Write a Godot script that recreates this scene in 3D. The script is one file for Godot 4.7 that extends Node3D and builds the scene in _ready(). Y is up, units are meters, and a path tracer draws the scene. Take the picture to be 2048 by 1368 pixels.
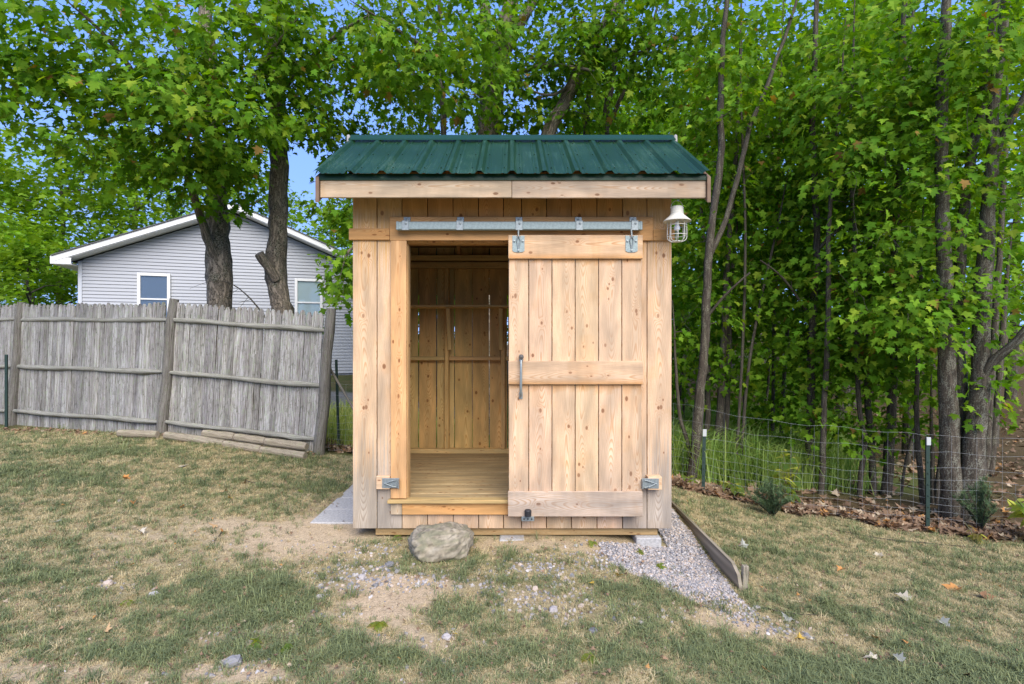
extends Node3D
# A timber shed with a sliding door on a dry lawn, a stockade fence and a house to the left, young maples behind and to the right.
# Units are metres. The camera stands 1.5 m up at the origin and looks along -z.

var rng := RandomNumberGenerator.new()
var noise := FastNoiseLite.new()
var M := {}
var used := {}

func _ready() -> void:
	# ---------------------------------------------------------------- camera, sky, light, exposure
	var cam := Camera3D.new()
	cam.name = "camera"
	cam.position = Vector3(0, 1.5, 0)
	cam.fov = 64.6
	cam.near = 0.05
	cam.far = 600.0
	add_child(cam)
	cam.current = true
	var sky_mat := ProceduralSkyMaterial.new()
	sky_mat.sky_top_color = Color(0.34, 0.50, 0.80)
	sky_mat.sky_horizon_color = Color(0.54, 0.67, 0.90)
	sky_mat.sky_curve = 0.25
	sky_mat.ground_bottom_color = Color(0.30, 0.30, 0.24)
	sky_mat.ground_horizon_color = Color(0.42, 0.44, 0.38)
	sky_mat.sky_energy_multiplier = 0.74
	sky_mat.sun_angle_max = 1.0
	var sky := Sky.new()
	sky.sky_material = sky_mat
	var env := Environment.new()
	env.background_mode = Environment.BG_SKY
	env.sky = sky
	env.background_energy_multiplier = 1.0
	env.ambient_light_source = Environment.AMBIENT_SOURCE_SKY
	env.tonemap_mode = Environment.TONE_MAPPER_LINEAR
	env.tonemap_exposure = 4.0
	env.sdfgi_enabled = true
	env.ssao_enabled = true
	env.ssil_enabled = true
	var we := WorldEnvironment.new()
	we.name = "environment"
	we.environment = env
	add_child(we)
	var sun := DirectionalLight3D.new()
	sun.name = "sun"
	sun.light_color = Color(1.0, 0.965, 0.91)
	sun.light_energy = 0.5
	sun.light_angular_distance = 58.0
	sun.shadow_enabled = true
	sun.sky_mode = DirectionalLight3D.SKY_MODE_LIGHT_ONLY
	add_child(sun)
	sun.look_at_from_position(Vector3.ZERO, -Vector3(0.20, 0.68, 0.70), Vector3.UP)

	rng.seed = 11
	noise.seed = 5
	noise.frequency = 1.0
	noise.fractal_octaves = 3
	make_materials()
	print("materials ", Time.get_ticks_msec())
	# ---------------------------------------------------------------- the setting and the large things
	make_ground()
	print("ground ", Time.get_ticks_msec())
	make_shed()
	make_fence()
	make_house()
	print("built ", Time.get_ticks_msec())
	make_trees()
	make_far_trees()
	print("trees ", Time.get_ticks_msec())
	# ---------------------------------------------------------------- small things
	make_lantern()
	make_boulder()
	make_pavers()
	make_edging()
	make_logs()
	make_wire_fence()
	make_gravel()
	make_grass()
	make_field()
	make_litter()
	make_plants()
	make_fallen()
	print("all ", Time.get_ticks_msec())

# -------------------------------------------------------------------- helpers
func numbered(called: String) -> String:
	var n: int = used.get(called, 0)
	used[called] = n + 1
	return called if n == 0 else "%s_%03d" % [called, n]

func tag(o: Node3D, label: String, category: String, group := "", kind := "") -> Node3D:
	if label: o.set_meta("label", label)
	if category: o.set_meta("category", category)
	if group: o.set_meta("group", group)
	if kind: o.set_meta("kind", kind)
	return o

func base(called: String, at: Vector3, label: String, category: String, group := "") -> Node3D:
	var o := Node3D.new()
	o.name = numbered(called)
	add_child(o)
	o.position = at
	return tag(o, label, category, group)

func hold(called: String, parent: Node3D) -> Node3D:
	var o := Node3D.new()
	o.name = called
	parent.add_child(o, true)
	return o

func put(called: String, mesh: Mesh, m: Material, parent: Node3D, at := Vector3.ZERO, turn := Vector3.ZERO) -> MeshInstance3D:
	var o := MeshInstance3D.new()
	o.mesh = mesh
	o.material_override = m
	o.position = at
	o.rotation = turn
	if parent == self:
		o.name = numbered(called)
		add_child(o)
	else:
		o.name = called
		parent.add_child(o, true)
	return o

func scatter(called: String, mesh: Mesh, m: Material, xf: Array, cols: Array, parent: Node3D, kind := "stuff") -> MultiMeshInstance3D:
	var mm := MultiMesh.new()
	mm.transform_format = MultiMesh.TRANSFORM_3D
	mm.use_colors = true
	mm.mesh = mesh
	mm.instance_count = xf.size()
	for i in xf.size():
		mm.set_instance_transform(i, xf[i])
		mm.set_instance_color(i, cols[i])
	var o := MultiMeshInstance3D.new()
	o.multimesh = mm
	o.material_override = m
	if parent == self:
		o.name = numbered(called)
		add_child(o)
	else:
		o.name = called
		parent.add_child(o, true)
	if kind: o.set_meta("kind", kind)
	return o

func lin(r: float, g: float, b: float, a := 1.0) -> Color:
	var c := Color(r, g, b).linear_to_srgb()
	c.a = a
	return c

func simple(c: Color, rough := 0.8, metal := 0.0) -> StandardMaterial3D:
	var m := StandardMaterial3D.new()
	m.albedo_color = c
	m.roughness = rough
	m.metallic = metal
	return m

func rf(a: float, b: float) -> float:
	return rng.randf_range(a, b)

func ss(a: float, b: float, x: float) -> float:
	var t := clampf((x - a) / (b - a), 0.0, 1.0)
	return t * t * (3.0 - 2.0 * t)

# one triangle turned so that its front looks along out
func tri(st: SurfaceTool, a: Vector3, b: Vector3, c: Vector3, out: Vector3, ua := Vector2.ZERO, ub := Vector2.ZERO, uc := Vector2.ZERO) -> void:
	var n := (c - a).cross(b - a)
	if n.length_squared() < 1e-16:
		return
	n = n.normalized()
	var flip := n.dot(out) < 0.0
	if flip: n = -n
	st.set_normal(n); st.set_uv(ua); st.add_vertex(a)
	if flip:
		st.set_normal(n); st.set_uv(uc); st.add_vertex(c)
		st.set_normal(n); st.set_uv(ub); st.add_vertex(b)
	else:
		st.set_normal(n); st.set_uv(ub); st.add_vertex(b)
		st.set_normal(n); st.set_uv(uc); st.add_vertex(c)

func begin(color := Color.WHITE) -> SurfaceTool:
	var st := SurfaceTool.new()
	st.begin(Mesh.PRIMITIVE_TRIANGLES)
	st.set_color(color)
	return st

# a box with chamfered edges, added to st. uv: x gives the column, y runs along the length (local y)
func add_bevel(st: SurfaceTool, at: Vector3, s: Vector3, c: float, col := 0.0, ncol := 8.0, v0 := 0.0, vlen := 2.6, basis := Basis.IDENTITY, open_front := false) -> void:
	var h := s * 0.5
	c = minf(c, minf(h.x, minf(h.y, h.z)) * 0.6)
	var uv := func(p: Vector3, side: bool) -> Vector2:
		var t := clampf((p.z / s.z if side else p.x / s.x) + 0.5, 0.02, 0.98)
		return Vector2((col + (0.06 + t * 0.2 if side else t)) / ncol, v0 + (h.y - p.y) / vlen)
	var quad := func(p: Array, side: bool) -> void:
		var o: Vector3 = (p[0] + p[1] + p[2] + p[3]) * 0.25
		var q := []
		for k in 4: q.append(at + basis * (p[k] as Vector3))
		tri(st, q[0], q[1], q[2], basis * o, uv.call(p[0], side), uv.call(p[1], side), uv.call(p[2], side))
		tri(st, q[0], q[2], q[3], basis * o, uv.call(p[0], side), uv.call(p[2], side), uv.call(p[3], side))
	var i := h - Vector3(c, c, c)
	for e in [-1.0, 1.0]:
		quad.call([Vector3(e * h.x, -i.y, -i.z), Vector3(e * h.x, i.y, -i.z), Vector3(e * h.x, i.y, i.z), Vector3(e * h.x, -i.y, i.z)], true)
		quad.call([Vector3(-i.x, e * h.y, -i.z), Vector3(i.x, e * h.y, -i.z), Vector3(i.x, e * h.y, i.z), Vector3(-i.x, e * h.y, i.z)], false)
		if not (open_front and e > 0.0): quad.call([Vector3(-i.x, -i.y, e * h.z), Vector3(i.x, -i.y, e * h.z), Vector3(i.x, i.y, e * h.z), Vector3(-i.x, i.y, e * h.z)], false)
		for g in [-1.0, 1.0]:
			quad.call([Vector3(e * h.x, g * i.y, -i.z), Vector3(e * h.x, g * i.y, i.z), Vector3(e * i.x, g * h.y, i.z), Vector3(e * i.x, g * h.y, -i.z)], false)
			quad.call([Vector3(e * h.x, -i.y, g * i.z), Vector3(e * h.x, i.y, g * i.z), Vector3(e * i.x, i.y, g * h.z), Vector3(e * i.x, -i.y, g * h.z)], false)
			quad.call([Vector3(-i.x, e * h.y, g * i.z), Vector3(i.x, e * h.y, g * i.z), Vector3(i.x, e * i.y, g * h.z), Vector3(-i.x, e * i.y, g * h.z)], false)
			for k in [-1.0, 1.0]:
				var p := Vector3(e, g, k)
				var a := Vector3(e * h.x, g * i.y, k * i.z)
				var b := Vector3(e * i.x, g * h.y, k * i.z)
				var d := Vector3(e * i.x, g * i.y, k * h.z)
				tri(st, at + basis * a, at + basis * b, at + basis * d, basis * p, uv.call(a, false), uv.call(b, false), uv.call(d, false))

func bevel(s: Vector3, c := 0.003, color := Color.WHITE, col := 0.0, ncol := 8.0, v0 := 0.0, vlen := 2.6) -> ArrayMesh:
	var st := begin(color)
	add_bevel(st, Vector3.ZERO, s, c, col, ncol, v0, vlen)
	return st.commit()

# what rain, sun and rust have done to the shed's front: a tint over the wood at a point of the wall
func stained(x: float, y: float) -> Vector3:
	var c := Vector3.ONE
	var streak := noise.get_noise_2d(x * 55.0, y * 2.2)
	var blot := noise.get_noise_2d(x * 5.0 + 30.0, y * 1.8)
	c *= 1.0 + 0.08 * streak + 0.05 * blot
	var reach := 0.025 + 0.11 * absf(noise.get_noise_2d(x * 16.0, 3.0)) + 0.03 * streak
	for rail in [1.184, 2.121]:                                  # tannin run down from under the door's rails
		var d: float = rail - y
		if x > -0.03 and x < 0.975 and d > -0.01 and d < reach * (1.0 if rail < 2.0 else 0.5): c *= Vector3(0.90, 0.70, 0.46).lerp(Vector3.ONE, clampf(d / reach, 0, 1) * 0.7)
	var g := ss(0.62, 0.30, y + 0.30 * noise.get_noise_2d(x * 22.0, y * 1.1 + 9.0) + 0.08 * streak)
	c = c.lerp(c * Vector3(0.82, 0.86, 0.92), g * 0.7)           # silvered by splashing rain
	var rust := noise.get_noise_2d(x * 3.0 + 80.0, y * 2.0)
	if rust > 0.28: c = c.lerp(c * Vector3(1.0, 0.84, 0.62), clampf((rust - 0.28) * 3.0, 0, 0.25))
	return c

# the front of a board cut into cells so that the stains can be set on them
func add_face(st: SurfaceTool, mid: Vector3, w: float, h: float, z: float, col: float, v0: float, vlen: float, tint: Color, across: bool) -> void:
	var nx := maxi(3, int(w / 0.035))
	var ny := maxi(3, int(h / 0.02))
	for i in nx:
		for j in ny:
			var cell := []
			for q in [[0, 0], [1, 0], [1, 1], [0, 1]]:
				var px: float = -w * 0.5 + w * (i + q[0]) / nx
				var py: float = -h * 0.5 + h * (j + q[1]) / ny
				var wx := mid.x + (-py if across else px)
				var wy := mid.y + (px if across else py)
				var t := stained(wx, wy)
				cell.append([Vector3(px, py, z), Vector2((col + clampf(px / w + 0.5, 0.02, 0.98)) / 8.0, v0 + (h * 0.5 - py) / vlen), Color(tint.r * t.x, tint.g * t.y, tint.b * t.z)])
			for k in [0, 2, 1, 0, 3, 2]:
				st.set_color(cell[k][2])
				st.set_normal(Vector3(0, 0, 1))
				st.set_uv(cell[k][1])
				st.add_vertex(cell[k][0])

func stained_board(called: String, parent: Node3D, x0: float, x1: float, y0: float, y1: float, z: float, t: float, tint: Color, col: int, v0: float) -> void:
	var w := x1 - x0
	var h := y1 - y0
	var at := Vector3((x0 + x1) * 0.5, (y0 + y1) * 0.5, z - t * 0.5)
	if maxf(w, h) < 2.6: v0 = minf(v0, 1.0 - maxf(w, h) / 2.6)     # keep clear of the end of the plank pattern
	var j := rf(0.90, 1.04)
	tint = Color(tint.r * j, tint.g * j * rf(0.98, 1.01), tint.b * j * rf(0.95, 1.03))
	var across := w > h
	var s := Vector3(h, w, t) if across else Vector3(w, h, t)
	var vlen := 2.6 if s.y < 2.6 else s.y * 1.01
	var st := begin(tint)
	add_bevel(st, Vector3.ZERO, s, 0.003, col, 8.0, v0, vlen, Basis.IDENTITY, true)
	add_face(st, at, s.x - 0.006, s.y - 0.006, t * 0.5, col, v0, vlen, tint, across)
	put(called, st.commit(), M.wood, parent, at, Vector3(0, 0, PI / 2) if across else Vector3.ZERO)

# a board of the shed: x0..x1, y0..y1 in the wall's plane, its face at z, thickness towards -z; grain along the longer side
func board(called: String, parent: Node3D, x0: float, x1: float, y0: float, y1: float, z: float, t: float, m: Material, tint := Color.WHITE, col := -1, v0 := -1.0, c := 0.003) -> MeshInstance3D:
	if col < 0: col = rng.randi() % 6
	var w := x1 - x0
	var h := y1 - y0
	var at := Vector3((x0 + x1) * 0.5, (y0 + y1) * 0.5, z - t * 0.5)
	var j := rf(0.86, 1.03)
	tint = Color(tint.r * j, tint.g * j * rf(0.965, 1.02), tint.b * j * rf(0.90, 1.05))
	if v0 < 0.0: v0 = rng.randf()
	if maxf(w, h) < 2.6: v0 = minf(v0, 1.0 - maxf(w, h) / 2.6)
	if w > h:
		return put(called, bevel(Vector3(h, w, t), c, tint, col, 8.0, v0), m, parent, at, Vector3(0, 0, PI / 2))
	return put(called, bevel(Vector3(w, h, t), c, tint, col, 8.0, v0, 2.6 if h < 2.6 else h * 1.01), m, parent, at)

# a tube through points [x, y, z, r] with uneven radius
func add_tube(st: SurfaceTool, pts: Array, sides := 8, rough := 0.0, cap := true, vscale := 1.0, squash := 1.0) -> void:
	var rings := []
	var n := pts.size()
	var along := 0.0
	var prev := Vector3.ZERO
	var ref := Vector3(0.31, 0.17, 0.93)
	for i in n:
		var p := Vector3(pts[i][0], pts[i][1], pts[i][2])
		var a: Array = pts[maxi(i - 1, 0)]
		var b: Array = pts[mini(i + 1, n - 1)]
		var d := (Vector3(b[0], b[1], b[2]) - Vector3(a[0], a[1], a[2])).normalized()
		if i: along += p.distance_to(prev)
		prev = p
		var u := ref.cross(d)
		if u.length() < 0.2: u = Vector3(1, 0, 0).cross(d)
		u = u.normalized()
		var w := d.cross(u)
		var ring := []
		for k in sides:
			var ang := TAU * k / sides
			var dir := u * cos(ang) + w * sin(ang) * squash
			var r: float = pts[i][3]
			if rough > 0.0:
				var q := p * 1.6 + dir * 1.1
				r *= 1.0 + rough * noise.get_noise_3d(q.x * 2.2, q.y * 1.2, q.z * 2.2) * 1.6
			ring.append([p + dir * r, dir, Vector2(float(k) / sides, along * vscale), Vector2(1.0, along * vscale)])
		rings.append(ring)
	for i in n - 1:
		for k in sides:
			var k2 := (k + 1) % sides
			var A = rings[i][k]; var B = rings[i][k2]; var C = rings[i + 1][k2]; var D = rings[i + 1][k]
			var ub: Vector2 = B[3] if k2 == 0 else B[2]
			var uc: Vector2 = C[3] if k2 == 0 else C[2]
			var f := ((C[0] as Vector3) - (A[0] as Vector3)).cross((B[0] as Vector3) - (A[0] as Vector3)).dot(A[1]) > 0.0
			for v in ([[A, A[2]], [B, ub], [C, uc], [A, A[2]], [C, uc], [D, D[2]]] if f else [[A, A[2]], [C, uc], [B, ub], [A, A[2]], [D, D[2]], [C, uc]]):
				st.set_normal(v[0][1])
				st.set_uv(v[1])
				st.add_vertex(v[0][0])
	if cap:
		for e in [0, n - 1]:
			var c := Vector3(pts[e][0], pts[e][1], pts[e][2])
			var o: Array = pts[1] if e == 0 else pts[n - 2]
			var out := c - Vector3(o[0], o[1], o[2])
			for k in sides:
				tri(st, c, rings[e][k][0], rings[e][(k + 1) % sides][0], out, Vector2(0.5, 0.02), Vector2(0.45, 0.04), Vector2(0.55, 0.04))

func tube(pts: Array, sides := 8, rough := 0.0, cap := true, vscale := 1.0, color := Color.WHITE, squash := 1.0) -> ArrayMesh:
	var st := begin(color)
	add_tube(st, pts, sides, rough, cap, vscale, squash)
	return st.commit()

# smooth a polyline of [x, y, z, r] into more points
func smooth(pts: Array, steps := 3) -> Array:
	var o := []
	var n := pts.size()
	for i in n - 1:
		for k in steps:
			var t := float(k) / steps
			var v := []
			for c in 4:
				v.append(cubic_interpolate(pts[i][c], pts[i + 1][c], pts[maxi(i - 1, 0)][c], pts[mini(i + 2, n - 1)][c], t))
			v[3] = maxf(v[3], 0.001)
			o.append(v)
	o.append(pts[n - 1])
	return o

# a profile [r, y] turned round the y axis
func lathe(prof: Array, sides := 24, color := Color.WHITE) -> ArrayMesh:
	var st := begin(color)
	for i in prof.size() - 1:
		for k in sides:
			var a := TAU * k / sides
			var b := TAU * (k + 1) / sides
			var p0 := Vector3(cos(a) * prof[i][0], prof[i][1], sin(a) * prof[i][0])
			var p1 := Vector3(cos(b) * prof[i][0], prof[i][1], sin(b) * prof[i][0])
			var p2 := Vector3(cos(b) * prof[i + 1][0], prof[i + 1][1], sin(b) * prof[i + 1][0])
			var p3 := Vector3(cos(a) * prof[i + 1][0], prof[i + 1][1], sin(a) * prof[i + 1][0])
			var dr: float = prof[i + 1][0] - prof[i][0]
			var dy: float = prof[i + 1][1] - prof[i][1]
			var m := (a + b) * 0.5
			var out := Vector3(cos(m) * -dy, dr, sin(m) * -dy) * (1.0 if dy <= 0.0 else -1.0)
			if absf(dy) < 1e-5: out = Vector3(0, 1 if dr < 0 else -1, 0)
			tri(st, p0, p1, p2, out)
			tri(st, p0, p2, p3, out)
	return st.commit()

# a flat outline (x, y) given thickness along z
func slab(outline: PackedVector2Array, z0: float, z1: float, color := Color.WHITE, col := 0.0, ncol := 8.0, v0 := 0.0, vlen := 2.6, wide := 0.2) -> ArrayMesh:
	var st := begin(color)
	var idx := Geometry2D.triangulate_polygon(outline)
	var uv := func(p: Vector2) -> Vector2: return Vector2((col + clampf(p.x / wide + 0.5, 0.02, 0.98)) / ncol, v0 - p.y / vlen)
	var mid := Vector2.ZERO
	for p in outline: mid += p / outline.size()
	for k in range(0, idx.size(), 3):
		var a := outline[idx[k]]; var b := outline[idx[k + 1]]; var c := outline[idx[k + 2]]
		for z in [z0, z1]:
			tri(st, Vector3(a.x, a.y, z), Vector3(b.x, b.y, z), Vector3(c.x, c.y, z), Vector3(0, 0, 1 if z == maxf(z0, z1) else -1), uv.call(a), uv.call(b), uv.call(c))
	for k in outline.size():
		var a := outline[k]; var b := outline[(k + 1) % outline.size()]
		var e := b - a
		var out := Vector3(e.y, -e.x, 0)
		if Geometry2D.is_polygon_clockwise(outline): out = -out
		tri(st, Vector3(a.x, a.y, z0), Vector3(b.x, b.y, z0), Vector3(b.x, b.y, z1), out, uv.call(a), uv.call(b), uv.call(b))
		tri(st, Vector3(a.x, a.y, z0), Vector3(b.x, b.y, z1), Vector3(a.x, a.y, z1), out, uv.call(a), uv.call(b), uv.call(a))
	return st.commit()

func frac(x: float) -> float:
	return x - floorf(x)

# -------------------------------------------------------------------- textures and materials
func texture_from(w: int, h: int, bytes: PackedByteArray) -> ImageTexture:
	return ImageTexture.create_from_image(Image.create_from_data(w, h, false, Image.FORMAT_RGB8, bytes))

# planks of sawn softwood side by side: growth rings, knots, streaks. Columns 6 and 7 are boards bleached and greyed by the weather in their lower part.
func softwood() -> ImageTexture:
	var W := 1024
	var H := 1024
	var by := PackedByteArray()
	by.resize(W * H * 3)
	var r := RandomNumberGenerator.new()
	r.seed = 77
	var n1 := FastNoiseLite.new(); n1.seed = 3; n1.frequency = 1.0; n1.fractal_octaves = 2
	var n2 := FastNoiseLite.new(); n2.seed = 9; n2.frequency = 1.0; n2.fractal_octaves = 1
	for c in 8:
		var cx := r.randf_range(-0.05, 0.05)
		var deep := r.randf_range(0.015, 0.05)
		var knots := []
		for k in r.randi_range(8, 12):
			knots.append([r.randf_range(-0.075, 0.075), r.randf_range(0.0, 2.6), r.randf_range(0.006, 0.015), r.randf_range(0.6, 1.0)])
		for y in H:
			var Y := y * 2.6 / H
			var wob := n1.get_noise_2d(c * 31.0, Y * 1.1) * 0.03
			var d := deep + 0.05 * (n1.get_noise_2d(c * 17.0 + 5.0, Y * 0.9) + 0.35)
			var near := []
			for k in knots:
				var dy: float = absf(Y - k[1])
				dy = minf(dy, 2.6 - dy)
				if dy < 0.16: near.append([k[0], Y - k[1] if absf(Y - k[1]) < 1.3 else 2.6 - absf(Y - k[1]), k[2], k[3]])
			for x in 128:
				var X := (x + 0.5) / 128.0 * 0.2 - 0.1
				var q := X - cx + wob + n1.get_noise_2d(X * 18.0 + c * 9.0, Y * 2.2) * 0.006
				var rr := sqrt(q * q + d * d)
				var core := 0.0
				var halo := 0.0
				for k in near:
					var dx: float = X - k[0]
					var dy: float = k[1]
					rr += exp(-(dx * dx / (k[2] * k[2] * 5.0) + dy * dy / (k[2] * k[2] * 14.0))) * k[2] * 1.6
					var e: float = sqrt(dx * dx + dy * dy * 0.6) / k[2]
					if e < 1.25: core = maxf(core, (1.0 - ss(0.75, 1.2, e)) * (0.7 + 0.3 * sin(e * 14.0)) * k[3])
					halo = maxf(halo, exp(-(dx * dx / 0.0006 + dy * dy / 0.003)) * k[3])
				var fr := frac(rr * 165.0)
				var late := ss(0.45, 0.9, fr) * (1.0 - ss(0.92, 1.0, fr))
				var streak := n2.get_noise_2d(X * 420.0 + c * 50.0, Y * 7.0)
				var blot := n1.get_noise_2d(X * 7.0 + c * 13.0, Y * 1.7 + 40.0)
				var col := Vector3(0.82, 0.715, 0.59)
				col = col.lerp(Vector3(0.69, 0.51, 0.35), late * (0.45 + 0.35 * blot))
				col *= 1.0 + 0.08 * streak + 0.16 * blot
				col = col.lerp(Vector3(0.86, 0.68, 0.52), halo * 0.35)
				if c >= 6:
					var edge := Y + 0.35 * n1.get_noise_2d(X * 60.0 + c * 7.0, Y * 1.3) + 0.10 * streak
					var grey := ss(1.75, 2.35, edge)
					var gold := 1.0 - ss(0.30, 0.75, edge)
					var lum := (col.x + col.y + col.z) / 3.0
					col = col.lerp(Vector3(lum, lum * 0.955, lum * 0.88) * 0.94, grey * 0.72)
					col = col.lerp(col * Vector3(0.97, 0.88, 0.66), gold * 0.8)
				col = col.lerp(Vector3(0.36, 0.21, 0.12), core * 0.85)
				var i := (y * W + c * 128 + x) * 3
				by[i] = int(clampf(col.x, 0, 1) * 255)
				by[i + 1] = int(clampf(col.y, 0, 1) * 255)
				by[i + 2] = int(clampf(col.z, 0, 1) * 255)
	return texture_from(W, H, by)

# silvered wood with cracks, stains and crusts of lichen
func weathered() -> ImageTexture:
	var W := 512
	var H := 1024
	var by := PackedByteArray()
	by.resize(W * H * 3)
	var n1 := FastNoiseLite.new(); n1.seed = 13; n1.frequency = 1.0; n1.fractal_octaves = 3
	var n2 := FastNoiseLite.new(); n2.seed = 19; n2.frequency = 1.0; n2.fractal_octaves = 1
	for y in H:
		var Y := y * 2.0 / H
		for x in W:
			var c := x / 64
			var X := (x % 64) / 64.0 * 0.1
			var fine := n2.get_noise_2d(X * 520.0 + c * 40.0, Y * 6.0)
			var wide := n1.get_noise_2d(X * 90.0 + c * 23.0, Y * 1.4)
			var patch := n1.get_noise_2d(X * 16.0 + c * 5.0, Y * 9.0 + 20.0)
			var l := 0.67 + 0.16 * fine + 0.24 * wide
			var col := Vector3(l * 1.0, l * 0.985, l * 0.97)
			col = col.lerp(Vector3(0.50, 0.45, 0.40), clampf(wide * -1.3, 0, 0.6))
			var crack := n2.get_noise_2d(X * 260.0 + c * 11.0, Y * 2.1 + 70.0)
			if crack < -0.62: col *= 0.5
			var li := patch + 0.55 * n2.get_noise_2d(X * 500.0 + c, Y * 260.0)
			if li > 0.52: col = col.lerp(Vector3(0.62, 0.68, 0.55), 0.8)
			elif li < -0.60: col = col.lerp(Vector3(0.30, 0.34, 0.24), 0.65)
			var i := (y * W + x) * 3
			by[i] = int(clampf(col.x, 0, 1) * 255)
			by[i + 1] = int(clampf(col.y, 0, 1) * 255)
			by[i + 2] = int(clampf(col.z, 0, 1) * 255)
	return texture_from(W, H, by)

# bark: kind 0 furrowed and dark, 1 smooth brown-grey, 2 grey with pale lichen spots
func bark(kind: int) -> ImageTexture:
	var W := 256
	var H := 512
	var by := PackedByteArray()
	by.resize(W * H * 3)
	var n1 := FastNoiseLite.new(); n1.seed = 23 + kind; n1.frequency = 1.0; n1.fractal_octaves = 3
	var n2 := FastNoiseLite.new(); n2.seed = 29 + kind; n2.frequency = 1.0; n2.fractal_octaves = 2
	for y in H:
		for x in W:
			var a := TAU * x / W
			var p := Vector3(cos(a), sin(a), y * 2.0 / H)
			var fur := n1.get_noise_3d(p.x * 3.6, p.y * 3.6, p.z * 6.0)
			var fine := n2.get_noise_3d(p.x * 14.0, p.y * 14.0, p.z * 60.0)
			var big := n1.get_noise_3d(p.x * 1.1 + 9.0, p.y * 1.1, p.z * 5.0)
			var l := 0.49 + 0.20 * fur + 0.13 * fine
			if kind == 0 and absf(fur) < 0.07: l *= 0.55
			if kind == 1: l *= 0.56
			var col := Vector3(l * 1.04, l * 0.95, l * 0.83)
			var spot := n2.get_noise_3d(p.x * 7.0 + 3.0, p.y * 7.0, p.z * 52.0)
			if kind == 2:
				col *= 0.60
				if spot + big * 0.7 > 0.24: col = col.lerp(Vector3(0.56, 0.57, 0.51), 0.6)
			else:
				if spot + big * 0.8 > (0.42 if kind == 0 else 0.36): col = col.lerp(Vector3(0.58, 0.57, 0.50), 0.6)
				if spot - big < -0.5: col = col.lerp(Vector3(0.22, 0.23, 0.15), 0.6)
			var i := (y * W + x) * 3
			by[i] = int(clampf(col.x, 0, 1) * 255)
			by[i + 1] = int(clampf(col.y, 0, 1) * 255)
			by[i + 2] = int(clampf(col.z, 0, 1) * 255)
	return texture_from(W, H, by)

# dead grass and crumbs of earth: a tone to lay over the colour of the ground
func thatch() -> ImageTexture:
	var S := 768
	var g := PackedFloat32Array()
	g.resize(S * S)
	var r := RandomNumberGenerator.new()
	r.seed = 4
	for i in S * S: g[i] = 0.72 + r.randf_range(-0.12, 0.12)
	for k in 15000:
		var x := r.randf() * S
		var y := r.randf() * S
		var a := r.randf() * TAU
		var v := r.randf_range(0.60, 1.0)
		if r.randf() < 0.30: v = r.randf_range(0.30, 0.55)
		for s in r.randi_range(5, 17):
			x += cos(a); y += sin(a)
			a += r.randf_range(-0.12, 0.12)
			var i := posmod(int(y), S) * S + posmod(int(x), S)
			g[i] = lerpf(g[i], v, 0.75)
	var by := PackedByteArray()
	by.resize(S * S * 3)
	for i in S * S:
		var v := clampf(g[i], 0, 1)
		by[i * 3] = int(v * 255)
		by[i * 3 + 1] = int(v * 250)
		by[i * 3 + 2] = int(v * 238)
	return texture_from(S, S, by)

# green paint on steel with pale scuffs and dust drawn out along the fall of the roof
func scuffed() -> ImageTexture:
	var W := 1024
	var H := 256
	var by := PackedByteArray()
	by.resize(W * H * 3)
	var n1 := FastNoiseLite.new(); n1.seed = 51; n1.frequency = 1.0; n1.fractal_octaves = 3
	var n2 := FastNoiseLite.new(); n2.seed = 52; n2.frequency = 1.0; n2.fractal_octaves = 2
	for y in H:
		for x in W:
			var u := x * 2.8 / W
			var v := y * 1.6 / H
			var big := n1.get_noise_2d(u * 2.2, v * 2.0)
			var st := n1.get_noise_2d(u * 46.0, v * 1.6 + 9.0)
			var sp := n2.get_noise_2d(u * 70.0 + 5.0, v * 60.0)
			var col := Vector3(0.085, 0.21, 0.125) * (1.0 + 0.10 * big + 0.10 * sp)
			if st + big * 0.5 > 0.40: col = col.lerp(Vector3(0.30, 0.40, 0.35), clampf((st + big * 0.5 - 0.40) * 4.0, 0, 0.32))
			if sp + big * 0.4 > 0.52: col = col.lerp(Vector3(0.45, 0.47, 0.40), 0.5)
			var i := (y * W + x) * 3
			by[i] = int(clampf(col.x, 0, 1) * 255)
			by[i + 1] = int(clampf(col.y, 0, 1) * 255)
			by[i + 2] = int(clampf(col.z, 0, 1) * 255)
	return texture_from(W, H, by)

# fine speckle for stone, concrete and galvanised steel
func speckle(seed_: int, lo: float, hi: float, scale: float) -> ImageTexture:
	var S := 256
	var by := PackedByteArray()
	by.resize(S * S * 3)
	var n1 := FastNoiseLite.new(); n1.seed = seed_; n1.frequency = 1.0; n1.fractal_octaves = 4
	var r := RandomNumberGenerator.new(); r.seed = seed_
	for y in S:
		for x in S:
			var v := lerpf(lo, hi, clampf(0.5 + 0.7 * n1.get_noise_2d(x * scale, y * scale) + r.randf_range(-0.14, 0.14), 0, 1))
			var i := (y * S + x) * 3
			by[i] = int(v * 255); by[i + 1] = int(v * 255); by[i + 2] = int(v * 255)
	return texture_from(S, S, by)

func textured(t: Texture2D, rough: float, tint := Color.WHITE, relief := 0.0) -> StandardMaterial3D:
	var m := StandardMaterial3D.new()
	m.albedo_texture = t
	m.albedo_color = tint
	m.roughness = rough
	m.vertex_color_use_as_albedo = true
	m.metallic_specular = 0.3
	if relief > 0.0:
		m.heightmap_enabled = not m.uv1_triplanar
		m.heightmap_texture = t
		m.heightmap_scale = relief
	return m

func tiled(t: Texture2D, rough: float, tint: Color, scale: float, metal := 0.0, relief := 0.0) -> StandardMaterial3D:
	var m := textured(t, rough, tint, relief)
	m.uv1_triplanar = true
	m.uv1_scale = Vector3(scale, scale, scale)
	m.metallic = metal
	m.metallic_specular = 0.5
	return m

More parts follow.
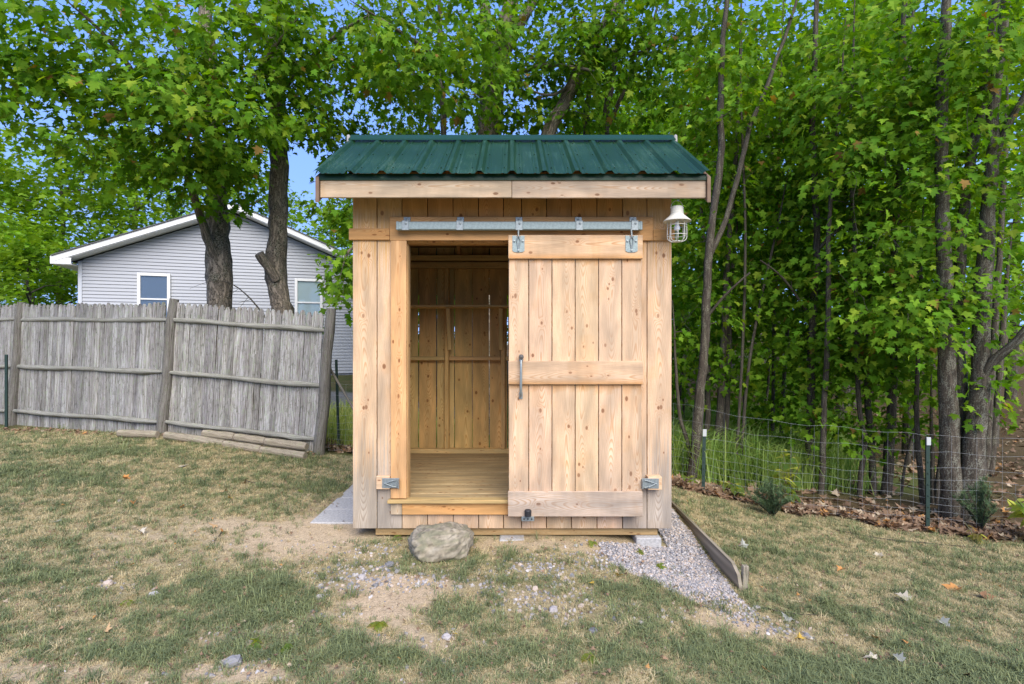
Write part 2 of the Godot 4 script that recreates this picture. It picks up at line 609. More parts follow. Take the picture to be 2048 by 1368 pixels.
func make_materials() -> void:
	var sw := softwood()
	M.wood = textured(sw, 0.72, Color.WHITE, 0.04)
	M.fence = textured(weathered(), 0.9, Color(0.94, 0.94, 0.93), 0.3)
	for k in 3: M["bark%d" % k] = textured(bark(k), 0.95, Color.WHITE, 1.2 if k == 0 else 0.5)
	M.ground = textured(thatch(), 1.0, Color.WHITE, 0.6)
	M.ground.metallic_specular = 0.1
	var sp := speckle(2, 0.86, 1.0, 0.03)
	var sp2 := speckle(8, 0.5, 1.0, 0.05)
	M.roof = textured(scuffed(), 0.34)
	M.roof.metallic_specular = 0.32
	M.zinc = tiled(sp, 0.45, lin(0.33, 0.37, 0.365), 6.0, 0.5)
	M.zinc_light = tiled(sp, 0.5, lin(0.31, 0.385, 0.375), 6.0, 0.15)
	M.concrete = tiled(speckle(8, 0.80, 1.0, 0.05), 0.95, lin(0.50, 0.485, 0.46), 3.0)
	M.stone = tiled(speckle(15, 0.72, 1.0, 0.035), 0.95, Color.WHITE, 1.7)
	M.white = simple(lin(0.72, 0.72, 0.70), 0.55)
	M.cream = simple(lin(0.60, 0.58, 0.50), 0.5)
	M.siding = simple(lin(0.37, 0.385, 0.41), 0.55)
	M.siding.vertex_color_use_as_albedo = true
	M.dark = simple(lin(0.02, 0.02, 0.022), 0.6)
	M.green_steel = simple(lin(0.013, 0.034, 0.025), 0.6)
	M.wire = simple(lin(0.36, 0.38, 0.40), 0.5, 0.5)
	M.shingle = simple(lin(0.10, 0.10, 0.10), 0.9)
	M.grain = textured(speckle(12, 0.75, 1.0, 0.06), 0.95)
	M.tint = simple(Color.WHITE, 0.9)
	M.tint.vertex_color_use_as_albedo = true
	M.leaf = simple(Color.WHITE, 0.6)
	M.leaf.vertex_color_use_as_albedo = true
	M.leaf.backlight_enabled = true
	M.leaf.backlight = Color(1.0, 1.0, 0.45)
	M.leaf.metallic_specular = 0.2
	M.dry = simple(Color.WHITE, 0.8)
	M.dry.vertex_color_use_as_albedo = true
	M.dry.backlight_enabled = true
	M.dry.backlight = Color(0.5, 0.45, 0.35)
	M.glass = simple(Color(0.5, 0.6, 0.7, 0.12), 0.04)
	M.glass.transparency = BaseMaterial3D.TRANSPARENCY_ALPHA

# -------------------------------------------------------------------- ground
func gh(x: float, z: float) -> float:
	var d := -z
	var left := 0.27 * ss(-0.9, -4.6, x) * (0.35 + 0.65 * ss(2.5, 6.6, d))
	var right := -0.17 * ss(0.5, 1.7, x) - 0.11 * ss(1.7, 4.5, x) - 0.2 * ss(4.5, 10.0, x)
	right *= 1.0 - 0.8 * ss(3.5, 5.3, d) * (1.0 - ss(1.5, 2.6, x))
	var back := -0.30 * ss(6.5, 11.0, d) * ss(-2.0, 2.0, x) + 0.06 * clampf(d - 15.0, 0.0, 70.0) * ss(-3.0, 4.0, x)
	back += 0.12 * ss(8.0, 15.0, d) * ss(-1.0, -4.0, x) + 0.02 * clampf(d - 26.0, 0.0, 80.0) * ss(-1.0, -4.0, x)
	return left + right + back + 0.018 * noise.get_noise_2d(x * 1.3, z * 1.3)

# patches on the lawn: [x, z, rx, rz, strength]
var SAND := [[-1.62, -4.02, .55, .42, 1.0], [-1.40, -4.5, .35, .3, .8], [-.75, -3.05, .28, .35, .9], [-2.66, -3.98, .5, .2, .55], [-1.35, -2.78, .35, .16, .6], [-2.7, -3.6, .6, .14, .4], [-2.3, -2.42, .7, .14, .7], [-.62, -3.3, .35, .22, .9], [.15, -4.0, .8, .22, .65], [.95, -4.05, .4, .2, .5], [1.28, -3.12, .4, .16, .9], [-2.35, -4.32, .45, .18, .6], [-.45, -2.72, .25, .12, .5], [.35, -3.15, .4, .12, .4], [-1.9, -5.0, .4, .4, .4], [2.0, -2.36, .5, .1, .6], [-1.3, -2.45, .3, .1, .6], [-.9, -2.45, .5, .1, .4]]
var GREEN := [[-1.42, -3.08, .42, .3, 1.0], [-1.75, -3.3, .35, .16, .6], [-1.05, -2.72, .35, .15, .8], [-1.7, -2.55, .45, .12, .9], [-.75, -2.55, .3, .1, .6], [-4.1, -5.1, .6, .22, .9], [-4.6, -6.1, .8, .3, .8], [-5.0, -5.2, .5, .3, .8], [1.2, -2.75, .5, .14, .9], [1.7, -2.66, .5, .14, .8], [2.4, -2.74, .5, .16, 1.0], [1.9, -2.5, .5, .1, .8], [.82, -3.22, .4, .12, .8], [.1, -3.36, .25, .1, .7], [1.3, -2.5, .5, .1, .7], [-1.95, -5.3, .5, .35, .6], [-.38, -2.95, .14, .14, .7], [.3, -2.6, .5, .12, .4], [2.2, -3.3, .5, .2, .35], [1.9, -4.2, .4, .25, .35], [-3.0, -3.3, .4, .12, .5], [-.98, -3.62, .12, .06, .9], [-.62, -3.52, .2, .08, .8], [-.2, -3.1, .12, .1, .8], [.05, -3.72, .2, .08, .6], [-2.4, -6.3, .5, .25, .5]]
var STONY := [[-1.0, -3.85, .22, .14, .7], [-1.02, -3.5, .24, .16, 1.0], [-.78, -3.36, .2, .1, .8], [-1.0, -3.28, .2, .07, .8], [.14, -3.62, .2, .14, .7], [.32, -3.52, .3, .12, .8], [.05, -3.12, .25, .12, .7], [.26, -3.0, .25, .1, .7], [.6, -3.72, .25, .12, .8], [.85, -3.9, .25, .2, 1.0], [.2, -3.28, .25, .1, .7], [-.48, -3.42, .2, .1, .6], [-.2, -3.34, .2, .1, .5], [-.3, -2.75, .2, .08, .4], [-.34, -2.5, .2, .07, .5], [-1.35, -2.76, .2, .08, .5], [-1.06, -2.98, .14, .07, .4], [-1.27, -2.5, .25, .07, .6], [-2.42, -3.22, .2, .08, .4], [.7, -3.0, .3, .12, .5], [1.55, -3.12, .25, .1, .6]]

func mask(list: Array, x: float, z: float) -> float:
	var s := 0.0
	for b in list:
		var dx: float = (x - b[0]) / b[2]
		var dz: float = (z - b[1]) / b[3]
		var q := dx * dx + dz * dz
		if q < 6.0: s += b[4] * exp(-q)
	return s

# how much of the pad of crushed stone lies at a point: between the shed and the edging board, spilling out in front
func pad(x: float, z: float) -> float:
	var n := 0.12 * noise.get_noise_2d(x * 3.0 + 8.0, z * 3.0)
	var d := -z + n
	if d > 5.9 or x > 1.9: return 0.0
	if d > 4.15: return 1.0 if x > 1.18 and x < 1.50 else 0.0
	var x0 := lerpf(1.22, 0.66, ss(3.08, 3.75, d)) + n
	if d > 4.0: x0 = lerpf(0.66, 1.0, (d - 4.0) / 0.15)
	var x1 := lerpf(1.55, 1.47, ss(3.1, 3.6, d)) + (n if d < 3.6 else 0.0)
	return ss(3.05, 3.85, d) if x > x0 and x < x1 else 0.0

func wood_line(x: float) -> float:   # distance ahead at which the lawn ends and the leaf litter begins
	return 5.75 - 0.36 * maxf(0.0, x - 1.6) + 0.16 * noise.get_noise_2d(x * 1.5, 3.0)

func in_wood(x: float, z: float) -> float:
	if x < 1.3: return ss(6.3, 6.8, -z) if x > -1.0 else 0.0
	return ss(-0.12, 0.25, -z - wood_line(x))

func behind_fence(x: float, z: float) -> bool:
	return x < -1.0 and -z > 6.72 + 0.19 * maxf(0.0, -x - 2.385) + 0.05

func make_ground() -> void:
	var xs := []
	var zs := []
	var v := -150.0
	while v < 150.0:
		xs.append(v)
		var a := absf(v)
		v += 0.07 if a < 3.6 else (0.12 if a < 6.5 else (0.4 if a < 14.0 else 4.0))
	v = -160.0
	while v < 30.0:
		zs.append(v)
		v += 0.06 if v > -5.4 and v < -1.6 else (0.12 if v > -9.0 and v < 0.6 else (0.4 if v > -20.0 and v < 3.0 else 4.0))
	var st := begin()
	var nx := xs.size()
	for z in zs:
		for x in xs:
			var y := gh(x, z)
			var e := 0.3
			var n := Vector3(gh(x - e, z) - gh(x + e, z), 2.0 * e, gh(x, z - e) - gh(x, z + e)).normalized()
			var k1 := noise.get_noise_2d(x * 2.6, z * 2.6)
			var k2 := noise.get_noise_2d(x * 9.0 + 40.0, z * 9.0)
			var c := Vector3(0.56, 0.495, 0.305)                          # dry lawn
			c = c.lerp(Vector3(0.68, 0.57, 0.39), clampf(k1 * 0.8, 0, 0.5))
			c = c.lerp(Vector3(0.38, 0.36, 0.20), clampf(-k1 * 1.3 + k2 * 0.4, 0, 0.6))
			if absf(x) < 7.0 and z > -8.0 and z < 1.0:
				var s := clampf(mask(SAND, x, z) * 1.5 + 0.5 * k2 - 0.2, 0, 1)
				var g := clampf(mask(GREEN, x, z) * 0.8 + 0.8 * k2 - 0.25, 0, 1)
				c = c.lerp(Vector3(0.27, 0.30, 0.16), g * 0.75)
				c = c.lerp(Vector3(0.92, 0.74, 0.53), s)
			var w := in_wood(x, z)
			if w > 0.0:
				var floor_c := Vector3(0.16, 0.12, 0.075).lerp(Vector3(0.27, 0.21, 0.13), clampf(k2 + 0.4, 0, 1))
				var fld := ss(5.9, 6.7, -z) * (1.0 - ss(13.5, 15.0, -z)) * (1.0 - ss(4.6, 6.6, x - 0.25 * (-z - 7.0)))
				floor_c = floor_c.lerp(Vector3(0.22, 0.30, 0.10), fld * 0.85)
				c = c.lerp(floor_c, w)
			if behind_fence(x, z):
				c = Vector3(0.17, 0.20, 0.08).lerp(Vector3(0.30, 0.25, 0.14), clampf(k1 + 0.3, 0, 1))
				if -z > 9.6 and -z < 12.4: c = Vector3(0.50, 0.47, 0.43) * (1.0 + 0.15 * k2)
			st.set_color(Color(c.x, c.y, c.z))
			st.set_normal(n)
			st.set_uv(Vector2(x, z) / 1.5)
			st.add_vertex(Vector3(x, y, z))
	for j in zs.size() - 1:
		for i in nx - 1:
			var a := j * nx + i
			for q in [a, a + 1, a + nx + 1, a, a + nx + 1, a + nx]: st.add_index(q)
	var o := put("ground", st.commit(), M.ground, self)
	tag(o, "", "", "", "structure")

# -------------------------------------------------------------------- the shed
const FRONT := -4.13      # outer face of the front boards
const BACK := -5.98
const FLOOR := 0.282

func ridge_y(d: float) -> float:   # upper face of the roof at distance d
	return 3.262 - (4.711 - d) * 0.635 if d < 4.711 else 3.262 - (d - 4.711) * 0.555

func make_shed() -> void:
	var shed := base("garden_shed", Vector3.ZERO, "small timber shed with green metal roof and half-open sliding door", "shed")
	var fresh := Color(0.98, 0.93, 0.84)
	var gold := Color(0.76, 0.53, 0.26)  # unweathered gold, darkened further to paint in the shade of the eave
	var pale := Color(0.97, 0.95, 0.94)
	var grey := Color(0.72, 0.77, 0.86)
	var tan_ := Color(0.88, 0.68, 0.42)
	# front wall: upright boards, whole beside the doorway, cut above and below it
	var fw := hold("front_wall", shed)
	var bx := [-1.218, -1.031, -0.840, -0.645, -0.450, -0.256, -0.065, 0.073, 0.263, 0.454, 0.649, 0.844, 1.031, 1.221]
	for i in 13:
		var x0: float = bx[i] + 0.0028
		var x1: float = bx[i + 1] - 0.0028
		var zj := FRONT + rf(-0.001, 0.001)
		if i < 2 or i > 10:
			if i == 1: x1 = -0.842
			stained_board("wall_plank", fw, x0, x1, 0.076, 2.80, zj, 0.022, pale, 6 + (i % 2), 0.0)
		else:
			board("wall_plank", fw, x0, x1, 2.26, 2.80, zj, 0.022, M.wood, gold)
			stained_board("wall_plank", fw, x0, x1, 0.076, 0.275, zj, 0.022, pale, rng.randi() % 6, rng.randf())
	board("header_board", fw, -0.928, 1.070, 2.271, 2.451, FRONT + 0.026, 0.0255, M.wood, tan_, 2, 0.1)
	board("belt_board", fw, -1.240, -0.931, 2.276, 2.363, FRONT + 0.022, 0.0215, M.wood, tan_)
	board("belt_board", fw, 1.073, 1.236, 2.270, 2.356, FRONT + 0.022, 0.0215, M.wood, tan_)
	board("door_jamb", fw, -0.921, -0.801, 0.312, 2.270, FRONT + 0.026, 0.0255, M.wood, Color(0.98, 0.80, 0.54), 3, 0.3)
	board("jamb_foot", fw, -0.921, -0.836, 0.189, 0.288, FRONT + 0.026, 0.0255, M.wood, grey)
	board("sill_trim", fw, -0.834, 0.95, 0.189, 0.288, FRONT + 0.026, 0.0255, M.wood, Color(1.05, 0.80, 0.48), 4, 0.2)
	board("door_jamb", fw, 0.72, 0.84, 0.312, 2.270, FRONT + 0.012, 0.0115, M.wood, tan_)
	# frame round the opening, seen from the side
	board("door_stud", fw, -0.835, -0.797, FLOOR, 2.256, FRONT - 0.024, 0.088, M.wood, Color(0.95, 0.80, 0.55))
	board("door_stud", fw, 0.70, 0.74, FLOOR, 2.256, FRONT - 0.024, 0.088, M.wood, tan_)
	board("door_head", fw, -0.84, 0.74, 2.256, 2.34, FRONT - 0.024, 0.088, M.wood, tan_)
	for x in [-1.19, 1.19]: board("wall_stud", fw, x - 0.019, x + 0.019, FLOOR, 2.75, FRONT - 0.024, 0.088, M.wood, tan_)
	board("skid", fw, -1.05, 1.12, 0.015, 0.075, FRONT - 0.03, 0.14, M.wood, Color(0.55, 0.52, 0.40))
	# floor of deck boards running across; the front one sticks out as the sill
	var fl := hold("floor", shed)
	var z := FRONT + 0.06
	for k in 13:
		var w := 0.09 if k == 0 else 0.1425
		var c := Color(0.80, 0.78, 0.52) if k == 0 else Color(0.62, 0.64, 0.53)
		var j := rf(0.9, 1.08)
		var x0 := -0.940 if k == 0 else -1.19
		var len_ := 1.88 if k == 0 else 2.38
		put("floor_board", bevel(Vector3(w - 0.004, len_, 0.024), 0.003, c * j, rng.randi() % 6, 8.0, rng.randf()), M.wood, fl, Vector3(x0 + len_ * 0.5, FLOOR + (0.012 if k == 0 else rf(-0.002, 0.001)), z - w * 0.5), Vector3(PI / 2, 0, PI / 2))
		z -= w
	# side walls
	for s in [-1.0, 1.0]:
		var sw := hold("side_wall", shed)
		var d := 4.155
		while d < 5.95:
			var w := minf(0.195, 5.96 - d)
			var top := ridge_y(d) - 0.09
			if d + w < 4.72 or d > 4.72: top = minf(ridge_y(d), ridge_y(d + w)) - 0.09
			put("wall_plank", bevel(Vector3(w - 0.004, top - 0.076, 0.022), 0.003, pale * rf(0.9, 1.03), rng.randi() % 8, 8.0, rf(0, 0.1)), M.wood, sw, Vector3(s * 1.208, (top + 0.076) * 0.5, -d - w * 0.5), Vector3(0, PI / 2, 0))
			d += w
		for dd in [4.7, 5.35]:
			put("wall_stud", bevel(Vector3(0.038, 2.1, 0.088), 0.003, tan_, rng.randi() % 6), M.wood, sw, Vector3(s * 1.15, 1.33, -dd), Vector3(0, PI / 2, 0))
	# back wall: boards with gaps that let daylight in, on a frame
	var bw := hold("back_wall", shed)
	var bxs := [-1.218, -1.025, -0.826, -0.631, -0.435, -0.245, -0.044, 0.15, 0.345, 0.54, 0.735, 0.93, 1.12, 1.218]
	var gap := [0.010, 0.011, 0.006, 0.004, 0.011, 0.011, 0.010, 0.003, 0.004, 0.003, 0.003, 0.003, 0.002]
	var bt := Color(1.08, 0.97, 0.62)
	var frame_c := Color(1.15, 1.02, 0.68)
	for i in 13:
		board("wall_plank", bw, bxs[i] + 0.001, bxs[i + 1] - gap[i], 0.076, 2.56, BACK + 0.022, 0.022, M.wood, bt)
	board("cover_board", bw, -1.22, 1.22, 2.02, 2.20, BACK - 0.002, 0.02, M.wood, bt)
	board("cover_board", bw, -1.22, 1.22, 2.205, 2.40, BACK - 0.002, 0.02, M.wood, bt)
	board("bottom_plate", bw, -1.19, 1.19, FLOOR + 0.004, 0.337, BACK + 0.112, 0.088, M.wood, frame_c)
	board("wall_rail", bw, -1.19, -0.735, 1.301, 1.342, BACK + 0.108, 0.085, M.wood, frame_c)
	board("wall_rail", bw, -0.683, -0.125, 1.301, 1.342, BACK + 0.108, 0.085, M.wood, frame_c)
	board("wall_rail", bw, -0.07, 1.19, 1.301, 1.342, BACK + 0.108, 0.085, M.wood, frame_c)
	for x in [-0.709, -0.098, 0.51]: board("wall_stud", bw, x - 0.022, x + 0.022, 0.34, 2.30 if x < -0.3 else 1.62, BACK + 0.112, 0.088, M.wood, frame_c)
	board("wall_stud", bw, -1.19, -1.152, 0.34, 2.30, BACK + 0.112, 0.088, M.wood, frame_c)
	board("top_plate", bw, -1.19, 1.19, 2.303, 2.367, BACK + 0.112, 0.088, M.wood, frame_c)
	board("top_plate", bw, -1.19, 1.19, 2.383, 2.443, BACK + 0.118, 0.088, M.wood, frame_c)
	# shelf on slanting brackets
	var sh := hold("shelf", shed)
	put("shelf_board", bevel(Vector3(0.24, 2.36, 0.025), 0.003, frame_c, 1, 8.0, 0.4), M.wood, sh, Vector3(0, 1.8745, BACK + 0.245), Vector3(PI / 2, 0, PI / 2))
	for x in [-0.674, -0.12, 0.52]:
		var b := put("shelf_bracket", bevel(Vector3(0.04, 0.47, 0.04), 0.003, frame_c, 2), M.wood, sh, Vector3(x, 1.64, BACK + 0.21))
		b.rotation = Vector3(0.36, 0, 0)
	make_roof(shed)
	make_door(shed, pale)
	# spring latches on wooden blocks
	for s in [-1.0, 1.0]:
		var la := hold("door_latch", shed)
		if s < 0:
			board("latch_block", la, -1.027, -0.925, 0.386, 0.484, FRONT + 0.042, 0.041, M.wood, pale)
			latch(la, Vector3(-0.916, 0.434, FRONT + 0.044), 1.0)
		else:
			board("latch_block", la, 1.02, 1.125, 0.390, 0.489, FRONT + 0.075, 0.074, M.wood, pale)
			latch(la, Vector3(1.035, 0.440, FRONT + 0.077), -1.0)

func latch(parent: Node3D, at: Vector3, s: float) -> void:
	put("latch_plate", bevel(Vector3(0.13, 0.075, 0.004), 0.0015), M.zinc, parent, at)
	put("latch_lip", bevel(Vector3(0.006, 0.07, 0.034), 0.0015), M.zinc, parent, at + Vector3(s * 0.064, 0, 0.019))
	for e in [-1.0, 1.0]:
		put("latch_arm", tube([[at.x - s * 0.04, at.y, at.z + 0.012, 0.004], [at.x + s * 0.01, at.y + e * 0.02, at.z + 0.014, 0.004], [at.x + s * 0.045, at.y + e * 0.027, at.z + 0.013, 0.004]], 6), M.zinc, parent)
		put("latch_rivet", lathe([[0.0, 0.008], [0.006, 0.006], [0.008, 0.0], [0.0, 0.0]], 10), M.zinc, parent, at + Vector3(s * 0.012, e * 0.02, 0.012), Vector3(PI / 2, 0, 0))
	put("latch_rivet", lathe([[0.0, 0.008], [0.006, 0.006], [0.008, 0.0], [0.0, 0.0]], 10), M.zinc, parent, at + Vector3(-s * 0.042, 0, 0.008), Vector3(PI / 2, 0, 0))

func make_roof(shed: Node3D) -> void:
	var roof := hold("roof", shed)
	var slope_end := [[3.80, 4.711, 0.635], [4.711, 6.22, -0.555]]
	# ribbed steel sheets, three to a side
	var half := 1.40
	for s in 2:
		var d0: float = slope_end[s][0]
		var d1: float = slope_end[s][1]
		var nrm: Vector3 = (Vector3(0, 1, slope_end[s][2])).normalized()
		for p in 3:
			var xa := -half + p * 0.9333
			var xb := xa + 0.9335
			var prof := []
			var x := xa
			var brk := [xa, xb]
			for k in range(-6, 7):
				var c := k * 0.229
				for o in [-0.034, -0.013, 0.013, 0.034]: brk.append(c + o)
				for e in [0.066, 0.163]:
					for o in [-0.012, -0.004, 0.004, 0.012]: brk.append(c + e + o)
			brk.sort()
			for b in brk:
				if b >= xa and b <= xb: prof.append(b)
			var st := begin()
			var hgt := func(q: float) -> float:
				var c := q - roundf(q / 0.229) * 0.229
				if absf(c) < 0.034: return 0.021 * clampf((0.034 - absf(c)) / 0.021, 0.0, 1.0)
				for e in [0.066, -0.066]:
					if absf(c - e) < 0.012: return 0.0035 * clampf((0.012 - absf(c - e)) / 0.008, 0.0, 1.0)
				return 0.0
			var steps := 6
			for i in prof.size() - 1:
				for j in steps:
					var q := []
					for cn in [[0, 0], [1, 0], [1, 1], [0, 1]]:
						var xx: float = prof[i + cn[0]]
						var dd := lerpf(d0, d1, float(j + cn[1]) / steps)
						var y := ridge_y(dd)
						q.append(Vector3(xx, y, -dd) + nrm * (hgt.call(xx) + 0.0012 * noise.get_noise_2d(xx * 4.0, dd * 4.0)))
					var uvs := []
					for e in q: uvs.append(Vector2((e.x + 1.4) / 2.8, -e.z / 1.6))
					tri(st, q[0], q[1], q[2], nrm, uvs[0], uvs[1], uvs[2])
					tri(st, q[0], q[2], q[3], nrm, uvs[0], uvs[2], uvs[3])
			put("roof_sheet", st.commit(), M.roof, roof)
	# screw heads along the purlins, joined
	var sc := begin()
	for d in [3.92, 4.25, 4.58]:
		for k in range(-5, 6):
			for e in [-0.055, 0.055]:
				var n := Vector3(0, 1, 0.635).normalized()
				add_bevel(sc, Vector3(k * 0.229 + e, ridge_y(d), -d) + n * 0.004, Vector3(0.009, 0.006, 0.009), 0.003)
	var so := put("roof_screws", sc.commit(), M.roof, roof)
	so.set_meta("kind", "stuff")
	# ridge cap and its end plugs
	var rc := begin()
	for s in [-1.0, 1.0]:
		var sl := 0.635 if s > 0 else -0.555
		var n := Vector3(0, 1, sl).normalized()
		var t := Vector3(0, -sl * s * s, s).normalized() if s > 0 else Vector3(0, -0.555, -1).normalized()
		if s > 0: t = Vector3(0, -0.635, 1).normalized()
		var o := Vector3(0, 3.262, -4.711)
		var pr := [[0.0, 0.040], [0.085, 0.030], [0.098, 0.030], [0.118, 0.023]]
		for i in 3:
			var a: Vector3 = o + t * pr[i][0] + n * pr[i][1]
			var b: Vector3 = o + t * pr[i + 1][0] + n * pr[i + 1][1]
			var L := Vector3(-1.395, 0, 0)
			tri(rc, a + L, b + L, b - L, n)
			tri(rc, a + L, b - L, a - L, n)
	put("ridge_cap", rc.commit(), M.roof, roof)
	for s in [-1.0, 1.0]:
		put("ridge_plug", bevel(Vector3(0.028, 0.07, 0.13), 0.012), simple(lin(0.38, 0.36, 0.34), 0.9), roof, Vector3(s * 1.405, 3.245, -4.70))
	# eave: drip strip, fascia in two lengths, raking boards at the ends
	put("drip_strip", bevel(Vector3(2.755, 0.045, 0.004), 0.001), M.roof, roof, Vector3(0.006, 2.672, -3.845))
	stained_board("fascia_board", roof, -1.366, -0.003, 2.529, 2.658, -3.852, 0.022, Color(0.70, 0.74, 0.80), 1, 0.62)
	stained_board("fascia_board", roof, 0.000, 1.381, 2.527, 2.656, -3.854, 0.022, Color(0.75, 0.79, 0.86), 4, 0.66)
	board("fascia_board", roof, -1.366, 1.381, 2.28, 2.42, -6.19, 0.022, M.wood, Color(0.8, 0.8, 0.8), 2, 0.6)
	for s in [-1.0, 1.0]:
		var o := PackedVector2Array([Vector2(-3.832, 2.490), Vector2(-3.832, 2.670), Vector2(-4.711, 3.238), Vector2(-6.2, 2.42), Vector2(-6.2, 2.26), Vector2(-4.711, 3.06)])
		var m := slab(o, -0.012, 0.012, Color(0.34, 0.31, 0.32), 5, 8.0, 0.5, 2.6, 8.0)
		var x := -1.381 if s < 0 else 1.396
		put("raking_board", m, M.wood, roof, Vector3(x, 0, 0), Vector3(0, -PI / 2, 0))
	# purlins and rafters under the steel
	for d in [4.0, 4.4, 4.68, 5.05, 5.5, 5.95]:
		var a := atan(0.635) if d < 4.711 else -atan(0.555)
		put("purlin", bevel(Vector3(2.74, 0.022, 0.085), 0.002, Color(0.5, 0.42, 0.3)), M.wood, roof, Vector3(0, ridge_y(d) - 0.02, -d), Vector3(a, 0, 0))
	for x in [-1.17, -0.58, 0.0, 0.58, 1.17]:
		for s in 2:
			var a0: float = 3.88 if s == 0 else 4.72
			var a1: float = 4.70 if s == 0 else 6.15
			var p0 := Vector3(x, ridge_y(a0) - 0.085, -a0)
			var p1 := Vector3(x, ridge_y(a1) - 0.085, -a1)
			var o := put("rafter", bevel(Vector3(0.038, 0.088, p0.distance_to(p1)), 0.003, Color(0.80, 0.66, 0.45), 2, 8.0, 0.2, 30.0), M.wood, roof, (p0 + p1) * 0.5)
			o.rotation.x = atan2(p0.y - p1.y, p0.z - p1.z) * -1.0

func make_door(shed: Node3D, pale: Color) -> void:
	var door := hold("sliding_door", shed)
	var face := FRONT + 0.080
	var px := [-0.026, 0.125, 0.299, 0.473, 0.648, 0.822, 0.973]
	for i in 6:
		stained_board("door_plank", door, px[i] + 0.0025, px[i + 1] - 0.0025, 0.212, 2.290, face + rf(-0.0008, 0.0008), 0.022, pale, [0, 3, 1, 5, 4, 2][i], [0.05, 0.33, 0.6, 0.12, 0.8, 0.45][i])
	stained_board("door_rail", door, -0.027, 0.974, 2.121, 2.296, face + 0.024, 0.0235, Color(0.99, 0.92, 0.85), 1, 0.55)
	stained_board("door_rail", door, -0.027, 0.976, 1.184, 1.359, face + 0.024, 0.0235, pale, 5, 0.2)
	stained_board("door_rail", door, -0.030, 0.972, 0.200, 0.386, face + 0.024, 0.0235, Color(0.80, 0.87, 0.96), 3, 0.7)
	# forged pull handle
	var h := hold("door_handle", door)
	put("grip", tube(smooth([[0.067, 1.378, face + 0.03, 0.008], [0.067, 1.345, face + 0.058, 0.009], [0.066, 1.24, face + 0.066, 0.010], [0.065, 1.13, face + 0.058, 0.010], [0.065, 1.095, face + 0.02, 0.009]], 3), 8), M.zinc, h)
	put("handle_plate", bevel(Vector3(0.028, 0.05, 0.006), 0.002), M.zinc, h, Vector3(0.066, 1.10, face + 0.004))
	put("handle_plate", bevel(Vector3(0.028, 0.05, 0.006), 0.002), M.zinc, h, Vector3(0.067, 1.382, face + 0.028))
	put("handle_bolt", lathe([[0.0, 0.03], [0.016, 0.028], [0.019, 0.0], [0.0, 0.0]], 14), simple(lin(0.12, 0.11, 0.10), 0.5, 0.7), h, Vector3(0.069, 1.389, face + 0.03), Vector3(PI / 2, 0, 0))
	# hangers running in the track
	for x in [0.048, 0.889]:
		var g := hold("hanger", door)
		var o := PackedVector2Array([Vector2(-0.045, 0.125), Vector2(-0.014, 0.125), Vector2(-0.014, 0.112), Vector2(0.014, 0.112), Vector2(0.014, 0.125), Vector2(0.045, 0.125), Vector2(0.045, 0.012), Vector2(0.03, 0.003), Vector2(0.0, 0.0), Vector2(-0.03, 0.003), Vector2(-0.045, 0.012)])
		put("hanger_plate", slab(o, 0.0, 0.005), M.zinc_light, g, Vector3(x, 2.166, face + 0.0245))
		put("hanger_strap", tube(smooth([[x - 0.013, 2.255, face + 0.034, 0.005], [x, 2.288, face + 0.038, 0.005], [x + 0.013, 2.255, face + 0.034, 0.005]], 4), 6), M.zinc, g)
		for e in [-1.0, 1.0]:
			put("hanger_strap", tube([[x + e * 0.013, 2.255, face + 0.034, 0.005], [x, 2.185, face + 0.032, 0.004]], 6), M.zinc, g)
			put("hanger_bolt", lathe([[0.0, 0.009], [0.008, 0.007], [0.009, 0.0], [0.0, 0.0]], 10), M.zinc, g, Vector3(x + e * 0.032, 2.25, face + 0.029), Vector3(PI / 2, 0, 0))
		put("hanger_bolt", lathe([[0.0, 0.009], [0.008, 0.007], [0.009, 0.0], [0.0, 0.0]], 10), M.zinc, g, Vector3(x, 2.180, face + 0.029), Vector3(PI / 2, 0, 0))
		put("hanger_rod", tube([[x, 2.285, face + 0.036, 0.007], [x, 2.345, face + 0.012, 0.007]], 8), M.zinc, g)
	# box track on five brackets
	var tr := hold("door_track", shed)
	var zt := FRONT + 0.07
	put("track_rail", bevel(Vector3(1.835, 0.062, 0.05), 0.006), M.zinc_light, tr, Vector3(0.0545, 2.369, zt))
	for x in [-0.855, 0.964]: put("track_end", bevel(Vector3(0.02, 0.064, 0.053), 0.004), M.zinc_light, tr, Vector3(x, 2.369, zt + 0.001))
	for x in [-0.795, -0.390, 0.053, 0.503, 0.916]:
		var b := hold("track_bracket", tr)
		put("bracket_band", bevel(Vector3(0.052, 0.068, 0.006), 0.002), M.zinc, b, Vector3(x, 2.368, zt + 0.0275))
		put("bracket_ear", bevel(Vector3(0.052, 0.05, 0.006), 0.002), M.zinc, b, Vector3(x, 2.422, FRONT + 0.030))
		put("bracket_top", bevel(Vector3(0.052, 0.006, 0.07), 0.002), M.zinc, b, Vector3(x, 2.4035, zt - 0.006))
		put("bracket_bolt", lathe([[0.0, 0.012], [0.009, 0.009], [0.011, 0.0], [0.0, 0.0]], 10), M.zinc, b, Vector3(x, 2.424, FRONT + 0.033), Vector3(PI / 2, 0, 0))
		put("bracket_bolt", lathe([[0.0, 0.007], [0.008, 0.005], [0.010, 0.0], [0.0, 0.0]], 10), M.zinc, b, Vector3(x + 0.004, 2.384, zt + 0.0305), Vector3(PI / 2, 0, 0))
	# floor guide: a rubber roller on a slotted foot
	var gd := hold("floor_guide", shed)
	put("guide_roller", lathe([[0.0, 0.054], [0.022, 0.052], [0.026, 0.046], [0.024, 0.006], [0.0, 0.0]], 16), M.dark, gd, Vector3(0.118, 0.208, face + 0.052))
	put("guide_foot", bevel(Vector3(0.095, 0.034, 0.006), 0.003), M.zinc, gd, Vector3(0.118, 0.184, FRONT + 0.104))
